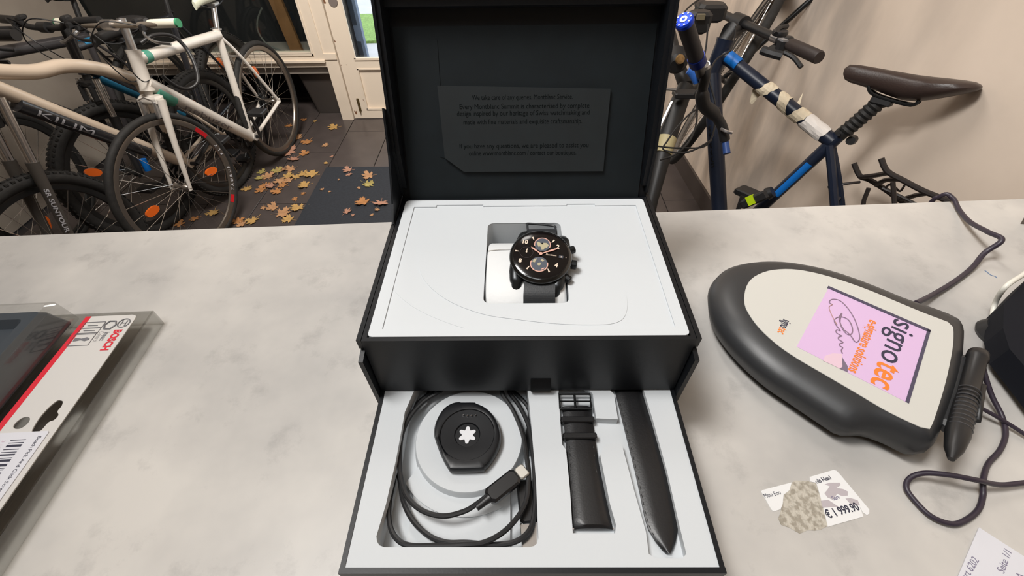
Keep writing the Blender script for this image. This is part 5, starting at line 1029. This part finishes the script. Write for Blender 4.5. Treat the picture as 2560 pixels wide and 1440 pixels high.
def leaf(px, py, size, ci, rotd, label, z=None, curl=.55, group='fallen maple leaves'):
    zb = z if z is not None else FZ
    p = at(px, py, zb+.006); o = MB(); a = R(rotd); random.seed(int(px*7+py)); c1, c2 = random.uniform(.5, 1.3)*curl, random.uniform(0, 6.28); sqx, sqy = random.uniform(.62, 1.0), random.uniform(.75, 1.0)
    def Tt(x, y):
        hgt = .0035+size*c1*(.22*(1+math.sin(c2+2.2*x+1.3*y))*(x*x+y*y)+.10*abs(x))
        x *= sqx; y *= sqy
        return V((p.x+(x*math.cos(a)-y*math.sin(a))*size, p.y+(x*math.sin(a)+y*math.cos(a))*size, zb+hgt))
    n = len(outl); ctrp = Tt(0, .1)
    mid = [Tt(x*.5, .1+(y-.1)*.5) for x, y in outl]; out_ = [Tt(x, y) for x, y in outl]
    vs = [ctrp]+mid+out_; dn = V((0, 0, -.0006)); fs = []
    for i in range(n):
        j = (i+1) % n; fs += [(0, 1+i, 1+j), (1+i, 1+n+i, 1+n+j, 1+j)]
    m_ = len(vs); fs += [tuple(v+m_ for v in f[::-1]) for f in fs]+[(1+n+i, 1+n+(i+1) % n, 1+n+(i+1) % n+m_, 1+n+i+m_) for i in range(n)]
    o.add(vs+[v+dn for v in vs], fs); s0_, s1_ = Tt(0, -.18), Tt(.05, -.8); o.bar(s0_, s1_, .0011, 4)
    lf = o.build('maple_leaf', LC[ci], loc=(p.x, p.y, zb)); tag(lf, label, 'leaf', group); return lf
MZ = FZ+.009
LV_ = [  # px, py, size, colour, rotation, label, z
 (838, 317, .060, 0, 100, 'single golden leaf on the tiles in front of the door', None),
 (815, 363, .040, 1, 60, 'small tan leaf alone on the tiles between door and doormat', None),
 (787, 303, .022, 0, 10, 'tiny golden leaf on the tiles just before the waste bin', None),
 (760, 300, .035, 2, 30, 'orange leaf on the tiles under the rear tyre', None),
 (817, 407, .024, 0, 80, 'tiny golden leaf just above the doormat corner', None),
 (829, 391, .018, 4, 20, 'tiny pink leaf scrap on the tiles above the doormat', None),
 (721, 312, .045, 2, 210, 'orange leaf behind the kickstand near the waste bin', None),
 (745, 345, .070, 1, 40, 'large tan leaf at the top of the pile by the kickstand', None),
 (770, 352, .070, 2, 150, 'curled orange brown leaf right of the kickstand', None),
 (715, 378, .085, 4, 260, 'big pinkish brown leaf in front of the rear tyre', None),
 (735, 395, .070, 4, 190, 'pinkish brown leaf hanging over the kickstand foot', None),
 (757, 385, .060, 2, 330, 'orange brown leaf beside the kickstand foot', None),
 (692, 428, .070, 3, 20, 'yellow green leaf in the middle of the pile', None),
 (730, 420, .062, 1, 120, 'tan leaf at the top edge of the main pile', None),
 (753, 433, .060, 0, 250, 'golden leaf at the corner of the pile nearest the doormat', None),
 (783, 436, .066, 0, 70, 'folded golden leaf touching the doormat edge', None),
 (715, 440, .060, 0, 300, 'golden leaf at the top middle of the main pile', None), (670, 442, .062, 1, 30, 'tan leaf on the left flank of the main pile', None), (700, 448, .060, 1, 200, 'tan leaf in the heart of the main pile', None), (725, 450, .055, 1, 90, 'tan leaf right of the heart of the main pile', None), (740, 443, .055, 0, 10, 'golden leaf on the right flank of the main pile below the corner leaf', None), (680, 462, .055, 4, 140, 'pinkish brown leaf low in the main pile above the orange pair', None), (662, 460, .055, 2, 230, 'orange brown leaf low on the left flank of the main pile', None), (652, 445, .05, 3, 100, 'yellow green leaf on the far left of the main pile', None), (700, 425, .05, 1, 320, 'tan leaf half hidden behind the yellow green one in the pile', None), (655, 430, .05, 3, 50, 'yellow green leaf at the upper left tip of the main pile', None), (710, 462, .05, 2, 70, 'small orange brown leaf at the bottom middle of the main pile', None),
 (617, 468, .062, 0, 190, 'golden leaf lying left of the main pile beside the front tyre', None),
 (655, 474, .065, 2, 80, 'orange brown leaf at the lower left of the pile', None),
 (695, 474, .062, 2, 170, 'orange brown leaf at the lower edge of the pile', None),
 (765, 462, .070, 0, 95, 'wide golden leaf half a step from the doormat edge', None),
 (757, 484, .022, 2, 0, 'tiny orange leaf scrap between wide leaf and doormat', None),
 (737, 498, .030, 2, 30, 'small orange leaf above the leaf with the long stem', None),
 (750, 518, .070, 0, 110, 'golden leaf with a long stem reaching onto the doormat', None),
 (685, 520, .070, 1, 60, 'tan leaf curled beside the yellow one in the lower group', None),
 (700, 532, .075, 1, 280, 'broad tan leaf in the lower group on the tiles', None),
 (658, 517, .035, 1, 200, 'small tan leaf scrap left of the lower group', None),
 (635, 547, .062, 0, 150, 'golden star shaped leaf nearest the counter edge', None),
 (724, 548, .062, 0, 75, 'golden leaf cut by the counter at the doormat corner', None),
 (595, 555, .050, 2, 20, 'orange leaf beside the front tyre at the counter edge', None),
 (607, 560, .045, 1, 90, 'tan leaf scrap at the counter edge beside the tyre', None),
 (534, 528, .055, 0, 180, 'dim golden leaf seen through the front wheel spokes', None),
 (450, 560, .06, 2, 60, 'brown leaf under the front wheel hub at the counter', None), (490, 545, .05, 2, 120, 'dull orange leaf low behind the front spokes', None), (380, 565, .05, 3, 10, 'olive leaf left behind the front wheel spokes', None),
 (873, 424, .048, 4, 90, 'flat pink leaf on the far edge of the doormat', MZ), (872, 434, .030, 4, 200, 'small pinkish leaf below the far doormat edge', MZ),
 (925, 438, .062, 1, 100, 'pale tan leaf on the doormat near the box lid', MZ), (916, 458, .062, 3, 240, 'pale yellow leaf folded on the doormat', MZ),
 (898, 470, .022, 1, 30, 'thin tan leaf stalk piece on the doormat', MZ), (805, 473, .020, 1, 30, 'tiny leaf crumb on the doormat left part', MZ),
 (912, 505, .075, 2, 80, 'large orange leaf in the middle of the doormat', MZ), (953, 505, .066, 4, 180, 'pinkish orange leaf beside the box on the doormat', MZ),
 (865, 530, .045, 4, 330, 'narrow pink leaf on the near part of the doormat', MZ), (882, 538, .020, 4, 10, 'leaf crumb beside the narrow pink leaf', MZ), (930, 537, .018, 1, 45, 'leaf crumb on the doormat close to the counter', MZ), (825, 478, .016, 1, 100, 'pale crumb of leaf near the doormat left edge', MZ), (942, 522, .026, 1, 200, 'tan stalk fragment on the doormat beside the box', MZ), (846, 449, .014, 1, 0, 'faint leaf crumb on the far half of the doormat', MZ)]
for q in LV_: leaf(q[0], q[1], q[2], q[3], q[4], q[5] or 'dry maple leaf inside the dense pile beside the white bicycle', q[6], group='fallen maple leaves' if q[5] else 'maple leaves in the dense pile')
